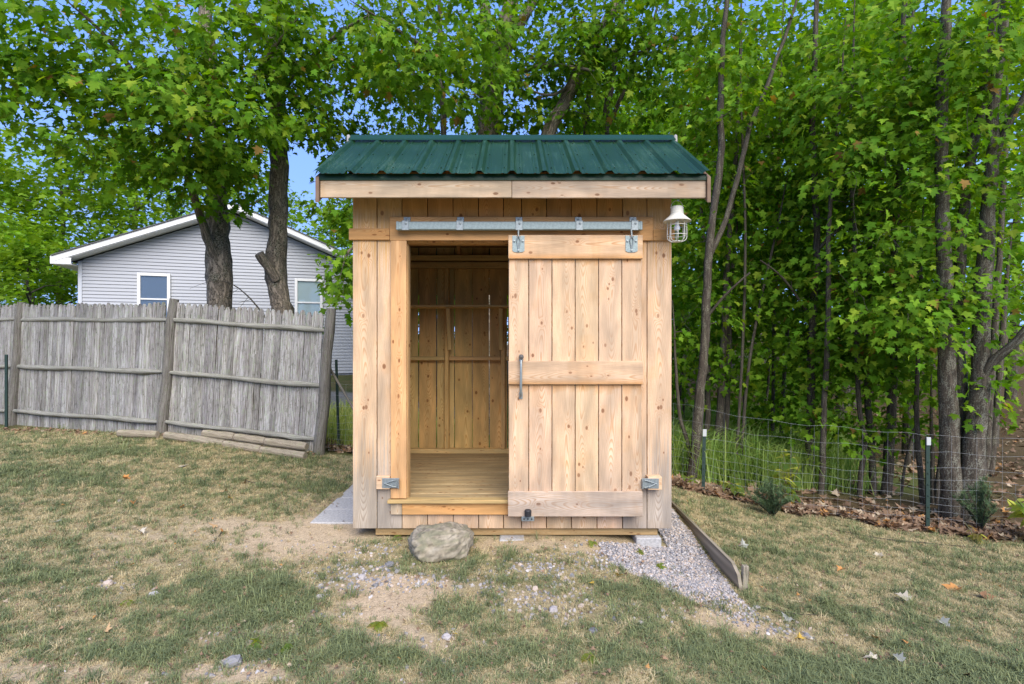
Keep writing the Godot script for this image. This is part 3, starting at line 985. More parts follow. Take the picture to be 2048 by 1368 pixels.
	put("guide_arm", bevel(Vector3(0.05, 0.006, 0.11), 0.002), M.zinc, gd, Vector3(0.118, 0.203, FRONT + 0.055))
	for x in [0.09, 0.118, 0.146]: put("guide_slot", bevel(Vector3(0.012, 0.01, 0.004), 0.001), M.dark, gd, Vector3(x, 0.183, FRONT + 0.1065))

# -------------------------------------------------------------------- stockade fence
func make_fence() -> void:
	var fence := base("stockade_fence", Vector3(-4.62, 0.27, -7.16), "weathered grey stockade fence of pointed pickets on round rails", "fence")
	var o := -fence.position
	var posts := [Vector3(-10.3, 0.27, -9.0), Vector3(-7.38, 0.285, -8.0), Vector3(-4.62, 0.25, -7.16), Vector3(-2.385, 0.095, -6.72)]
	var lean := Vector3(0.085, 1.0, 0.0)   # the whole fence leans to the right
	var tops := [2.10, 2.06, 2.02, 1.875]
	for i in 4:
		var p: Vector3 = posts[i]
		var l: float = (1.0 if i < 3 else 0.9)
		var H: float = [1.83, 1.80, 1.82, 1.82][i]
		var pts := []
		for k in 8:
			var t := k / 7.0
			var y := -0.15 + t * (H + 0.15)
			pts.append([p.x + lean.x * y * l + 0.01 * sin(k * 1.7 + i), p.y + y, p.z + 0.02, 0.072 - 0.008 * t - (0.008 if k == 7 else 0.0)])
		put("post", tube(pts, 12, 0.06, true, 0.5, Color(0.50, 0.48, 0.45)), M.fence, fence, o)
	for i in 3:
		var a: Vector3 = posts[i]
		var b: Vector3 = posts[i + 1]
		var along := b - a
		along.y = 0
		var L := along.length()
		along = along.normalized()
		var out := Vector3(-along.z, 0, along.x)    # towards the lawn
		if out.z < 0: out = -out
		var n := int(round((L - 0.13) / 0.083))
		var yaw := atan2(-along.z, along.x)
		for k in n:
			var t := (k + 0.5) / n
			var s := 0.065 + t * (L - 0.13)
			var w := 0.079 + rf(-0.004, 0.006)
			var bot := lerpf(a.y, b.y, t) - 0.03 + rf(-0.015, 0.015)
			var top := lerpf(tops[i], tops[i + 1], t) + rf(-0.016, 0.016)
			var h := top - bot
			var e := rf(0.4, 0.52) * w
			var pl := PackedVector2Array([Vector2(-w * 0.5, 0), Vector2(-w * 0.5, h - 0.075), Vector2(-w * 0.36, h - 0.035), Vector2(-w * 0.19, h - 0.006), Vector2(0, h), Vector2(w * 0.19, h - 0.006), Vector2(w * 0.36, h - 0.035), Vector2(w * 0.5, h - 0.075), Vector2(w * 0.5, 0)])
			var g := rf(0.62, 1.06)
			var q := put("picket", slab(pl, -0.009, 0.009, Color(g, g * rf(0.97, 1.0), g * rf(0.94, 1.0)), rng.randi() % 8, 8.0, rng.randf(), 2.0, 0.1), M.fence, fence, o + a + along * s + out * (-0.012 + rf(-0.005, 0.005)) + Vector3(0, bot - a.y, 0))
			q.rotation = Vector3(0, yaw + rf(-0.02, 0.02), 0)
			q.rotate_object_local(Vector3(0, 0, 1), -0.085 * 0.75 + rf(-0.006, 0.006))
		for r in 3:
			var ya: float = [0.20, 0.86, 1.55][r]
			var pts := []
			for k in 9:
				var t := k / 8.0
				var s := 0.05 + t * (L - 0.10)
				var hgt := lerpf(a.y, b.y, t) + ya * lerpf((tops[i] - a.y) / 1.78, (tops[i + 1] - b.y) / 1.78, t)
				var p := a + along * s + out * 0.035
				var lx: float = lean.x * ya
				pts.append([p.x + lx, hgt + 0.006 * sin(k * 1.3 + r * 2.0 + i), p.z + 0.004 * sin(k * 2.1), (0.032 if k > 0 and k < 8 else 0.02) * (1.0 + 0.12 * sin(k * 0.9 + i))])
			put("rail", tube(smooth(pts, 2), 10, 0.34, true, 0.5, Color(0.80, 0.80, 0.74)), M.fence, fence, o)

# -------------------------------------------------------------------- house beyond the fence
func make_house() -> void:
	var th := atan(0.35)
	var house := base("neighbouring_house", Vector3(-12.58, 0.35, -15.7), "light grey vinyl-sided house with white gable trim beyond the fence", "house")
	house.rotation.y = th
	var L := 8.16
	var mid := L * 0.5
	var eave := 3.50        # above the house's base
	var peak := eave + 0.412 * mid
	var body := PackedVector2Array([Vector2(0, 0), Vector2(L, 0), Vector2(L, eave), Vector2(mid, peak), Vector2(0, eave)])
	put("wall", slab(body, -11.0, -0.02, Color.WHITE), simple(lin(0.20, 0.21, 0.24), 0.8), house)  # dark colour stands for shadow lines in the gaps below each course
	# lapped courses, each tilted out at its lower edge
	var y := 0.1
	var k := 0
	var lap := 0.1016
	while y < peak - 0.1:
		var y1 := y + lap
		var x0 := 0.09
		var x1 := L - 0.09
		var x0t := x0
		var x1t := x1
		if y > eave:
			x0 = maxf(x0, (y - eave) / 0.412)
			x1 = L - x0
		if y1 > eave:
			x0t = maxf(x0t, (y1 - eave) / 0.412)
			x1t = L - x0t
		if x1t - x0t < 0.1: break
		var st := begin(Color.WHITE * rf(0.97, 1.02))
		var p := [Vector3(x0, y + 0.010, 0.024), Vector3(x1, y + 0.010, 0.024), Vector3(x1t, y1, 0.004), Vector3(x0t, y1, 0.004), Vector3(x0, y + 0.010, -0.01), Vector3(x1, y + 0.010, -0.01)]
		tri(st, p[0], p[1], p[2], Vector3(0, 0, 1)); tri(st, p[0], p[2], p[3], Vector3(0, 0, 1))
		tri(st, p[0], p[1], p[5], Vector3(0, -1, 0)); tri(st, p[0], p[5], p[4], Vector3(0, -1, 0))
		put("siding_course", st.commit(), M.siding, house)
		y = y1
		k += 1
	for x in [0.045, L - 0.045]: put("corner_post", bevel(Vector3(0.10, eave - 0.02, 0.05), 0.006), simple(lin(0.50, 0.52, 0.55), 0.6), house, Vector3(x, eave * 0.5, 0.012))
	# roof: two slopes with white trim
	var roof := hold("roof", house)
	var sl := sqrt(1.0 + 0.412 * 0.412)
	for s in [-1.0, 1.0]:
		var run := mid + 0.45
		var o := Vector3(mid, peak + 0.10, 0)
		var e := o + Vector3(s * run, -0.412 * run, 0)
		var c := (o + e) * 0.5
		var rot := Vector3(0, 0, -s * atan(0.412))
		put("shingle_slope", bevel(Vector3(run * sl, 0.03, 11.9), 0.005), M.shingle, roof, c + Vector3(0, 0.15, -5.4), rot)
		put("rake_fascia", bevel(Vector3(run * sl - 0.004, 0.16, 0.03), 0.004), M.white, roof, c + Vector3(0, 0.055, 0.50), rot)
		put("rake_soffit", bevel(Vector3(run * sl - 0.01, 0.02, 0.52), 0.003), M.white, roof, c + Vector3(0, -0.04, 0.23), rot)
		put("eave_fascia", bevel(Vector3(0.03, 0.2, 11.8), 0.004), M.white, roof, e + Vector3(s * 0.02, 0.03, -5.4))
		put("eave_soffit", bevel(Vector3(0.50, 0.02, 11.8), 0.003), M.white, roof, e + Vector3(-s * 0.22, -0.07, -5.4))
		put("eave_return", bevel(Vector3(0.47, 0.17, 0.03), 0.004), M.white, roof, e + Vector3(-s * 0.215, 0.02, 0.49))
	# two sash windows
	var shade := [simple(lin(0.05, 0.075, 0.11), 0.8), simple(lin(0.42, 0.52, 0.50), 0.9)]
	for w in 2:
		var x: float = [1.895, 6.26][w]
		var win := hold("window", house)
		var W := 0.86
		var H := 1.56
		var yc := 3.22 - H * 0.5
		for s in [-1.0, 1.0]:
			put("frame", bevel(Vector3(0.085, H, 0.06), 0.006), M.white, win, Vector3(x + s * (W - 0.085) * 0.5, yc, 0.045))
			put("frame", bevel(Vector3(W - 0.174, 0.085, 0.06), 0.006), M.white, win, Vector3(x, yc + s * (H - 0.085) * 0.5, 0.045))
		put("meeting_rail", bevel(Vector3(W - 0.172, 0.045, 0.045), 0.004), M.white, win, Vector3(x, yc, 0.042))
		put("sill", bevel(Vector3(W + 0.06, 0.05, 0.10), 0.006), M.white, win, Vector3(x, yc - H * 0.5 - 0.027, 0.06))
		for s in [-1.0, 1.0]:
			put("pane", bevel(Vector3(W - 0.178, 0.66, 0.006), 0.001), M.glass, win, Vector3(x, yc + s * 0.358, 0.040))
			put("blind", bevel(Vector3(W - 0.18, 0.66, 0.006), 0.001), shade[w], win, Vector3(x, yc + s * 0.358, 0.026))

# -------------------------------------------------------------------- trees
# a five-lobed leaf, stalk at the origin, tip along +z, upper face +y
func maple_leaf(size: float, droop: float, curl := 0.14) -> ArrayMesh:
	var half := [Vector2(0.0, 0.0), Vector2(0.19, -0.05), Vector2(0.41, 0.03), Vector2(0.29, 0.19), Vector2(0.40, 0.33), Vector2(0.55, 0.53), Vector2(0.36, 0.52), Vector2(0.165, 0.56), Vector2(0.235, 0.76), Vector2(0.10, 0.80), Vector2(0.0, 1.06)]
	var st := begin()
	var lift := func(p: Vector2) -> Vector3: return Vector3(p.x, curl * absf(p.x) - droop * p.y * p.y - 0.25 * droop * p.x * p.x, p.y) * size
	var c := Vector2(0.0, 0.36)
	for s in [-1.0, 1.0]:
		for i in half.size() - 1:
			var a := Vector2((half[i] as Vector2).x * s, (half[i] as Vector2).y)
			var b := Vector2((half[i + 1] as Vector2).x * s, (half[i + 1] as Vector2).y)
			tri(st, lift.call(c), lift.call(a), lift.call(b), Vector3(0, 1, 0))
	var z := -0.42
	tri(st, Vector3(-0.012, 0, 0.02) * size, Vector3(0.012, 0, 0.02) * size, Vector3(0, 0.1, z) * size, Vector3(0, 1, 0))
	return st.commit()

# a flat spray of plain leaves for trees farther off
func leaf_spray(n: int, reach: float, size: float) -> ArrayMesh:
	var st := begin()
	var r := RandomNumberGenerator.new()
	r.seed = 31 + n
	for k in n:
		var p := Vector3(r.randf_range(-1, 1), r.randf_range(-0.45, 0.45), r.randf_range(-1, 1)) * reach
		var b := Basis(Vector3.UP, r.randf() * TAU) * Basis(Vector3.RIGHT, r.randf_range(-0.2, 1.0)) * Basis(Vector3.FORWARD, r.randf_range(-0.5, 0.5))
		var s := size * r.randf_range(0.7, 1.2)
		var q := [Vector3(0, 0, 0), Vector3(0.45, 0.05, 0.12), Vector3(0.24, 0.03, 0.36), Vector3(0.5, 0.02, 0.55), Vector3(0.2, 0, 0.68), Vector3(0, -0.1, 1.05), Vector3(-0.2, 0, 0.68), Vector3(-0.5, 0.02, 0.55), Vector3(-0.24, 0.03, 0.36), Vector3(-0.45, 0.05, 0.12)]
		var c := p + b * Vector3(0, 0, 0.4) * s
		for i in 10:
			tri(st, c, p + b * (q[i] as Vector3) * s, p + b * (q[(i + 1) % 10] as Vector3) * s, b * Vector3.UP)
	return st.commit()

var leaf_meshes := []
var spray_mesh: ArrayMesh

func leaf_color(r: RandomNumberGenerator, tone: float) -> Color:
	var t := r.randf()
	var c := Color(0.115, 0.265, 0.018).lerp(Color(0.245, 0.405, 0.030), t * t)
	if r.randf() < 0.10: c = Color(0.30, 0.42, 0.035)
	if r.randf() < 0.012: c = Color(0.36, 0.22, 0.06)
	var j := r.randf_range(0.68, 1.2) * tone
	return Color(c.r * j, c.g * j, c.b * j)

# a broadleaf tree: given stems, twigs drawn to sprays that fill the given blobs, leaves on the sprays
func grow(called: String, label: String, kind: int, stems: Array, blobs: Array, leaf: float, tone: float, category := "tree", group := "trees round the shed") -> void:
	var r := RandomNumberGenerator.new()
	r.seed = hash(label)
	var root := Vector3(stems[0][0][0], 0, stems[0][0][2])
	root.y = gh(root.x, root.z)
	var t := base(called, root, label, category, group)
	var nodes: Array[Vector3] = []
	var rad: Array[float] = []
	for i in stems.size():
		var pts: Array = stems[i].duplicate(true)
		if i == 0 or pts[0][3] > 0.045 and pts[0][1] < 0.6:
			var g := gh(pts[0][0], pts[0][2])
			if pts[0][1] < g + 0.4: pts[0][1] = g - 0.08
		for p in pts:
			p[0] -= root.x; p[1] -= root.y; p[2] -= root.z
		var sm := smooth(pts, 4)
		var big: float = pts[0][3]
		for p in sm: p[0] += (noise.get_noise_2d(p[1] * 2.0, i * 9.0 + root.x) * 0.35) * minf(big, 0.06)
		put("trunk" if i == 0 else "limb", tube(sm, 12 if big > 0.09 else 8, 0.22 if kind == 0 else 0.12, true, 0.5), M["bark%d" % kind], t)
		for p in sm:
			if p[1] > 0.7:
				nodes.append(Vector3(p[0], p[1], p[2]))
				rad.append(p[3])
	var tw := begin()
	var xf := [[], [], []]
	var cols := [[], [], []]
	var targets := []
	for b in blobs:
		for k in b[6]:
			var v := Vector3(r.randfn(), r.randfn(), r.randfn()).normalized() * pow(r.randf(), 0.4)
			targets.append(Vector3(b[0], b[1], b[2]) - root + v * Vector3(b[3], b[4], b[5]))
	var n0 := nodes.size()
	var order := []
	for p in targets:
		var d := 1e9
		for i in range(0, n0, 2): d = minf(d, nodes[i].distance_squared_to(p))
		order.append([d, p])
	order.sort_custom(func(a, b): return a[0] < b[0])
	for o in order:
		var p: Vector3 = o[1]
		var best := 0
		var bd := 1e9
		for i in nodes.size():
			var q := nodes[i]
			var d := q.distance_squared_to(p)
			if q.y > p.y: d *= 1.0 + 1.2 * (q.y - p.y)
			if d < bd:
				bd = d; best = i
		var a := nodes[best]
		var len_ := a.distance_to(p)
		var m := a.lerp(p, 0.5) + Vector3(r.randf_range(-1, 1), r.randf_range(-0.2, 1), r.randf_range(-1, 1)) * len_ * 0.12
		var r0 := clampf(minf(rad[best] * 0.6, 0.004 + 0.009 * len_), 0.003, 0.02)
		add_tube(tw, [[a.x, a.y, a.z, r0], [m.x, m.y, m.z, r0 * 0.75], [p.x, p.y, p.z, r0 * 0.4]], 4, 0.0, false, 0.5)
		nodes.append(m); rad.append(r0 * 0.75)
		nodes.append(p); rad.append(maxf(r0 * 0.5, 0.003))
		var dir := (p - m)
		dir.y *= 0.4
		dir = dir.normalized() if dir.length() > 0.01 else Vector3.RIGHT
		var side := dir.cross(Vector3.UP).normalized()
		var cnt := r.randi_range(15, 25)
		var shade := r.randf_range(0.82, 1.12)
		for k in cnt:
			var u := r.randf_range(-0.35, 0.30)
			var s := -1.0 if k % 2 else 1.0
			var at := p + dir * u + side * s * r.randf_range(0.03, 0.30) + Vector3(0, r.randf_range(-0.14, 0.10), 0)
			var tip := (dir * r.randf_range(0.0, 0.9) + side * s * r.randf_range(0.2, 1.0) + Vector3(0, r.randf_range(-1.3, 0.0), 0)).normalized()
			var up := (Vector3.UP + Vector3(r.randf_range(-0.5, 0.5), 0, r.randf_range(-0.3, 0.7))).normalized()
			var xx := up.cross(tip)
			if xx.length() < 0.05: xx = Vector3.RIGHT
			xx = xx.normalized()
			var yy := tip.cross(xx)
			var sc := leaf * r.randf_range(0.48, 1.25)
			var w := r.randi() % 3
			xf[w].append(Transform3D(Basis(xx, yy, tip).scaled(Vector3(sc, sc, sc)), at))
			cols[w].append(leaf_color(r, tone * shade))
	put("twigs", tw.commit(), M["bark%d" % kind], t).set_meta("kind", "stuff")
	for w in 3: scatter("crown", leaf_meshes[w], M.leaf, xf[w], cols[w], t)

func make_trees() -> void:
	leaf_meshes = [maple_leaf(1.0, 0.10), maple_leaf(1.0, 0.28, 0.25), maple_leaf(1.0, 0.18, -0.05)]
	spray_mesh = leaf_spray(13, 0.36, 0.17)
	grow("maple_tree", "thick maple trunk with dark bark rising behind the fence left of its twin", 0, [
		[[-4.74,0.21,-8.70,0.224],[-4.72,2.01,-8.70,0.187],[-4.72,2.66,-8.70,0.183],[-4.74,3.22,-8.70,0.187],[-4.73,3.78,-8.70,0.150],[-4.76,4.35,-8.70,0.135],[-4.82,5.39,-8.70,0.120],[-4.92,6.52,-8.70,0.105],[-4.99,7.96,-8.70,0.090],[-5.03,10.38,-8.70,0.060],[-5.07,12.63,-8.70,0.006]],
		[[-4.71,2.80,-8.60,0.081],[-4.72,3.25,-8.29,0.061],[-4.72,3.75,-7.97,0.051],[-4.76,4.27,-7.66,0.043],[-4.76,4.59,-7.34,0.035],[-4.95,5.03,-7.03,0.030],[-5.11,5.36,-6.71,0.023],[-5.35,5.60,-6.40,0.004]],
		[[-4.76,4.35,-8.70,0.067],[-4.12,4.86,-8.20,0.042],[-3.52,5.51,-7.70,0.033],[-2.82,5.85,-7.20,0.005]],
		[[-4.82,5.39,-8.70,0.067],[-5.39,6.42,-8.53,0.051],[-5.99,7.72,-8.37,0.036],[-6.62,8.96,-8.20,0.005]]],
		[[-4.79,4.40,-6.80,1.90,0.85,1.20,94],[-4.62,3.91,-7.80,0.75,0.75,0.80,34],[-5.70,4.94,-6.70,1.20,0.80,1.10,44],[-4.27,5.56,-7.50,1.60,1.00,1.30,82],[-4.10,3.97,-8.10,0.35,0.40,0.50,8],[-5.37,5.67,-6.90,1.90,0.90,1.60,66],[-4.12,4.52,-7.30,1.00,0.70,0.90,38],[-4.74,8.92,-8.60,3.20,2.20,2.80,28]], 0.118, 1.00)
	grow("maple_tree", "tall grey maple trunk with a broken limb stub, left of the shed", 0, [
		[[-3.76,0.12,-9.00,0.201],[-3.81,1.87,-9.00,0.174],[-3.86,2.20,-9.00,0.166],[-3.94,2.70,-9.00,0.170],[-3.91,3.11,-9.00,0.159],[-3.89,3.61,-9.00,0.151],[-3.88,4.44,-9.00,0.143],[-3.89,5.11,-9.00,0.132],[-3.92,6.36,-9.00,0.116],[-3.96,8.19,-9.00,0.093],[-3.98,10.68,-9.00,0.062],[-3.98,13.01,-9.00,0.006]],
		[[-3.86,2.51,-8.85,0.068],[-3.95,2.73,-8.72,0.075],[-4.01,2.91,-8.60,0.070]],
		[[-3.89,5.61,-9.00,0.054],[-3.14,5.88,-8.40,0.036],[-2.41,6.00,-7.80,0.027],[-1.89,5.85,-7.20,0.005]],
		[[-3.92,6.36,-9.00,0.062],[-4.27,6.72,-8.50,0.044],[-4.76,7.44,-8.00,0.028]]],
		[[-3.06,5.77,-8.30,1.10,1.00,1.20,58],[-3.26,5.25,-7.70,0.90,0.90,0.70,41],[-3.00,4.99,-8.90,0.60,0.60,0.70,21],[-3.21,6.84,-8.30,1.70,1.10,1.40,66],[-3.87,5.10,-8.40,0.60,0.60,0.60,19],[-3.86,9.68,-9.10,3.00,2.20,2.80,25]], 0.112, 1.00)
	grow("maple_tree", "stout dark maple trunk forking right behind the shed roof ridge", 0, [
		[[-0.49,-0.38,-9.40,0.275],[-0.43,2.23,-9.40,0.234],[-0.40,4.84,-9.40,0.210],[-0.34,5.88,-9.40,0.186],[-0.21,6.66,-9.40,0.170],[-0.03,7.44,-9.40,0.145],[0.10,8.75,-9.40,0.121],[0.27,11.09,-9.40,0.081],[0.31,13.52,-9.40,0.006]],
		[[-0.23,6.31,-9.40,0.097],[0.14,7.01,-9.40,0.081],[0.44,7.62,-9.40,0.073],[0.83,8.75,-9.40,0.048],[1.09,10.05,-9.40,0.006]],
		[[-0.40,6.49,-9.40,0.097],[-0.50,7.44,-9.40,0.089],[-0.73,8.75,-9.40,0.065],[-1.08,10.48,-9.40,0.006]],
		[[-0.56,2.58,-9.40,0.057],[-1.36,3.03,-9.00,0.039],[-2.10,3.20,-8.60,0.030],[-2.46,2.89,-8.20,0.021],[-2.48,2.39,-7.80,0.005]],
		[[-0.34,5.62,-9.40,0.057],[-1.14,5.95,-8.53,0.037],[-1.73,5.99,-7.67,0.026],[-2.04,5.80,-6.80,0.004]],
		[[-0.21,6.05,-9.40,0.048],[0.52,5.90,-8.60,0.037],[1.12,5.42,-7.80,0.020]]],
		[[-0.96,5.32,-7.30,1.25,0.75,1.00,61],[-2.10,5.66,-8.70,1.10,1.10,1.20,58],[-0.11,5.43,-8.70,0.90,0.70,0.80,34],[0.76,5.59,-8.70,1.00,0.90,1.10,51],[-0.92,6.48,-8.10,1.80,0.90,1.40,66],[-2.48,2.41,-8.00,0.24,0.50,0.35,11],[-2.59,3.55,-8.50,0.50,0.35,0.50,12],[-2.49,4.84,-10.30,1.30,0.90,0.80,28],[0.21,7.06,-8.90,1.60,1.00,1.30,55],[-0.21,10.05,-9.50,3.20,2.00,2.80,25]], 0.112, 1.00)
	grow("maple_tree", "slender maple trunk leaning to the right above the shed roof", 0, [
		[[0.05,-0.22,-8.60,0.126],[0.30,2.96,-8.60,0.118],[0.56,4.73,-8.60,0.111],[0.84,5.31,-8.60,0.103],[1.16,5.98,-8.60,0.096],[1.48,6.54,-8.60,0.089],[1.76,7.10,-8.60,0.081],[2.19,8.05,-8.60,0.067],[2.83,9.48,-8.60,0.037],[3.15,10.75,-8.60,0.005]],
		[[1.00,5.66,-8.60,0.037],[0.63,5.31,-8.35,0.022],[0.27,5.27,-8.10,0.014]],
		[[1.32,6.22,-8.60,0.037],[1.79,5.85,-8.20,0.028],[2.21,5.85,-7.80,0.013]]],
		[[1.60,5.67,-8.10,1.00,0.90,1.00,51],[1.15,6.34,-8.10,1.10,0.80,1.00,41],[2.24,6.46,-8.30,1.10,0.90,1.00,44],[2.19,8.13,-8.70,1.60,1.20,1.50,12]], 0.108, 1.00)
	grow("young_maple", "thin straight sapling seen above the roof left of the stout trunk", 1, [
		[[-1.29,-0.19,-10.40,0.072],[-1.32,5.38,-10.40,0.058],[-1.35,6.25,-10.40,0.054],[-1.38,7.50,-10.40,0.045],[-1.42,9.04,-10.40,0.036],[-1.46,11.44,-10.40,0.006]]],
		[[-1.36,6.82,-10.78,1.00,1.00,1.00,33],[-1.67,5.77,-10.98,1.20,0.60,0.90,26],[-1.47,8.58,-10.88,1.20,1.20,1.20,8]], 0.090, 1.00)
	grow("young_maple", "pale thin sapling bending left above the roof", 1, [
		[[-1.52,-0.26,-10.80,0.056],[-1.60,5.53,-10.80,0.046],[-1.76,6.23,-10.80,0.042],[-1.98,6.93,-10.80,0.037],[-2.18,7.93,-10.80,0.028],[-2.34,9.53,-10.80,0.006]]],
		[[-2.19,7.22,-11.18,1.10,0.90,1.00,30],[-2.34,5.83,-11.38,1.20,0.60,0.90,25]], 0.090, 1.00)
	grow("young_maple", "dark sapling above the right half of the roof, nearest the leaning trunk", 1, [
		[[1.30,-0.09,-9.80,0.076],[1.34,5.16,-9.80,0.059],[1.39,5.97,-9.80,0.051],[1.47,6.88,-9.80,0.042],[1.50,8.06,-9.80,0.034],[1.52,10.05,-9.80,0.006]]],
		[[1.49,6.56,-10.28,1.00,1.10,1.00,33],[1.23,5.52,-10.38,1.00,0.50,0.90,22],[1.50,8.42,-10.38,1.30,1.20,1.20,7]], 0.090, 1.00)
	grow("young_maple", "dark sapling with two straight stems above the right end of the roof", 1, [
		[[1.53,-0.03,-9.40,0.073],[1.62,5.01,-9.40,0.061],[1.72,5.88,-9.40,0.053],[1.84,6.83,-9.40,0.048],[1.96,7.79,-9.40,0.040],[2.07,9.70,-9.40,0.006]],
		[[1.63,5.18,-9.40,0.040],[2.04,6.07,-9.27,0.036],[2.35,6.77,-9.13,0.027],[2.55,7.69,-9.00,0.005]]],
		[[2.01,6.13,-9.78,1.10,1.20,1.00,41],[2.20,5.14,-9.88,0.90,0.50,0.80,22],[1.96,8.14,-9.98,1.40,1.20,1.20,8]], 0.090, 1.00)
	grow("young_maple", "speckled young maple forking high, first one past the shed's right corner", 1, [
		[[2.08,-0.34,-6.30,0.067],[2.14,0.24,-6.30,0.059],[2.20,0.94,-6.30,0.054],[2.24,1.41,-6.30,0.052],[2.26,1.99,-6.30,0.050],[2.29,2.55,-6.30,0.046],[2.36,3.11,-6.30,0.042],[2.43,3.77,-6.30,0.038],[2.43,4.43,-6.30,0.034],[2.48,5.25,-6.30,0.027],[2.59,6.18,-6.30,0.021],[2.66,7.40,-6.30,0.003]],
		[[2.28,2.45,-6.30,0.034],[2.50,2.93,-6.33,0.032],[2.67,3.49,-6.36,0.030],[2.81,4.03,-6.39,0.028],[3.00,4.46,-6.41,0.026],[3.19,4.98,-6.44,0.021],[3.39,5.53,-6.47,0.017],[3.58,6.33,-6.50,0.003]],
		[[2.25,1.76,-6.30,0.017],[2.42,2.03,-6.15,0.014],[2.64,2.27,-6.00,0.010]],
		[[2.01,-0.34,-6.30,0.029],[2.09,0.20,-6.38,0.025],[2.00,0.63,-6.45,0.021],[1.98,1.16,-6.52,0.017],[1.96,2.01,-6.60,0.004]]],
		[[2.48,3.56,-6.88,0.65,1.00,0.70,38],[2.26,2.73,-7.08,0.42,0.60,0.60,18],[2.61,4.39,-6.78,0.80,0.80,0.80,34],[2.54,1.87,-6.88,0.42,0.55,0.50,15],[2.34,5.37,-6.98,0.90,0.80,0.80,29],[2.30,1.09,-7.38,0.30,0.45,0.40,11],[2.52,6.73,-6.98,1.40,1.20,1.20,8]], 0.090, 1.00)
	grow("young_maple", "clump of three dark stems beside the first wire fence stake", 1, [
		[[2.69,-0.60,-7.20,0.053],[2.74,0.20,-7.20,0.050],[2.78,0.86,-7.20,0.048],[2.83,1.66,-7.20,0.043],[2.87,2.59,-7.20,0.038],[2.97,3.86,-7.20,0.031],[3.03,5.12,-7.20,0.024],[3.06,6.45,-7.20,0.005]],
		[[2.56,-0.57,-7.20,0.038],[2.62,0.32,-7.26,0.036],[2.65,1.26,-7.32,0.034],[2.65,2.35,-7.38,0.029],[2.59,3.45,-7.44,0.020],[2.54,4.65,-7.50,0.003]],
		[[2.79,-0.60,-7.20,0.038],[2.88,0.32,-7.28,0.036],[2.95,1.26,-7.35,0.034],[3.01,2.35,-7.42,0.027],[3.16,3.47,-7.50,0.005]]],
		[[2.97,2.92,-7.78,0.70,1.00,0.80,34],[2.88,1.46,-7.98,0.50,0.50,0.60,21],[3.17,4.39,-7.78,0.90,1.00,0.90,33],[2.81,5.31,-7.88,0.80,0.70,0.80,22],[3.10,6.45,-7.78,1.20,0.90,1.00,7]], 0.090, 1.00)
	grow("young_maple", "pair of pencil-thin saplings leaning right at the gravel end of the field", 1, [
		[[2.75,-0.48,-6.70,0.018],[2.79,0.29,-6.70,0.018],[2.86,1.52,-6.70,0.017],[2.89,2.83,-6.70,0.016],[2.85,4.13,-6.70,0.013],[2.82,5.36,-6.70,0.003]],
		[[2.83,-0.39,-6.70,0.020],[2.87,0.28,-6.74,0.019],[2.97,1.21,-6.78,0.018],[3.15,2.09,-6.82,0.016],[3.37,2.98,-6.86,0.014],[3.55,3.82,-6.90,0.003]]],
		[[3.01,2.27,-7.28,0.55,0.70,0.60,22],[2.90,1.10,-7.18,0.35,0.40,0.50,12],[3.20,3.26,-7.28,0.60,0.70,0.70,21],[2.99,4.23,-7.38,0.70,0.70,0.70,21]], 0.092, 1.00)
	grow("young_maple", "two slim stems straddling the small evergreen by the fence", 1, [
		[[3.62,-0.65,-7.60,0.025],[3.66,0.33,-7.60,0.025],[3.68,1.53,-7.60,0.023],[3.71,2.93,-7.60,0.020],[3.76,4.55,-7.60,0.017],[3.81,6.30,-7.60,0.004]],
		[[3.74,-0.61,-7.60,0.028],[3.79,0.12,-7.64,0.026],[3.88,1.24,-7.68,0.026],[3.98,2.38,-7.72,0.023],[4.10,3.68,-7.76,0.018],[4.22,4.99,-7.80,0.004]]],
		[[3.76,1.74,-8.18,0.60,0.80,0.70,31],[3.70,0.46,-7.78,0.45,0.30,0.50,14],[3.89,3.38,-8.28,0.80,0.90,0.80,29],[4.01,5.13,-8.38,0.90,0.90,0.90,29],[3.86,6.86,-8.38,1.10,0.90,1.00,6]], 0.090, 1.00)
	grow("young_maple", "straight dark-barked young maple in the middle of the wood edge", 1, [
		[[3.65,-0.61,-6.60,0.057],[3.63,-0.12,-6.60,0.053],[3.64,0.49,-6.60,0.048],[3.66,1.40,-6.60,0.044],[3.68,2.14,-6.60,0.042],[3.72,2.62,-6.60,0.040],[3.70,3.42,-6.60,0.037],[3.67,4.23,-6.60,0.033],[3.70,5.06,-6.60,0.029],[3.72,6.04,-6.60,0.022],[3.75,7.38,-6.60,0.003]],
		[[3.72,2.62,-6.60,0.022],[3.97,2.93,-6.35,0.017],[4.26,2.99,-6.10,0.012]],
		[[3.67,1.77,-6.60,0.018],[3.25,2.24,-6.45,0.013],[2.89,2.45,-6.30,0.008]]],
		[[3.70,2.24,-7.08,0.75,0.70,0.70,33],[3.59,0.95,-6.78,0.45,0.40,0.50,16],[3.64,3.66,-7.18,0.85,0.90,0.80,37],[3.82,4.94,-7.18,0.95,0.80,0.90,34],[3.81,6.35,-7.28,1.30,1.00,1.20,8]], 0.090, 1.00)
	grow("young_maple", "crooked grey sapling just right of the straight dark young maple", 1, [
		[[3.54,-0.48,-6.20,0.037],[3.56,0.09,-6.20,0.033],[3.58,0.84,-6.20,0.031],[3.62,1.64,-6.20,0.029],[3.62,2.44,-6.20,0.025],[3.67,3.36,-6.20,0.021],[3.76,4.27,-6.20,0.014],[3.82,5.25,-6.20,0.003]]],
		[[3.70,1.75,-6.68,0.60,0.60,0.60,23],[3.87,2.84,-6.78,0.70,0.70,0.70,26],[3.87,3.99,-6.78,0.80,0.80,0.80,29]], 0.092, 1.00)
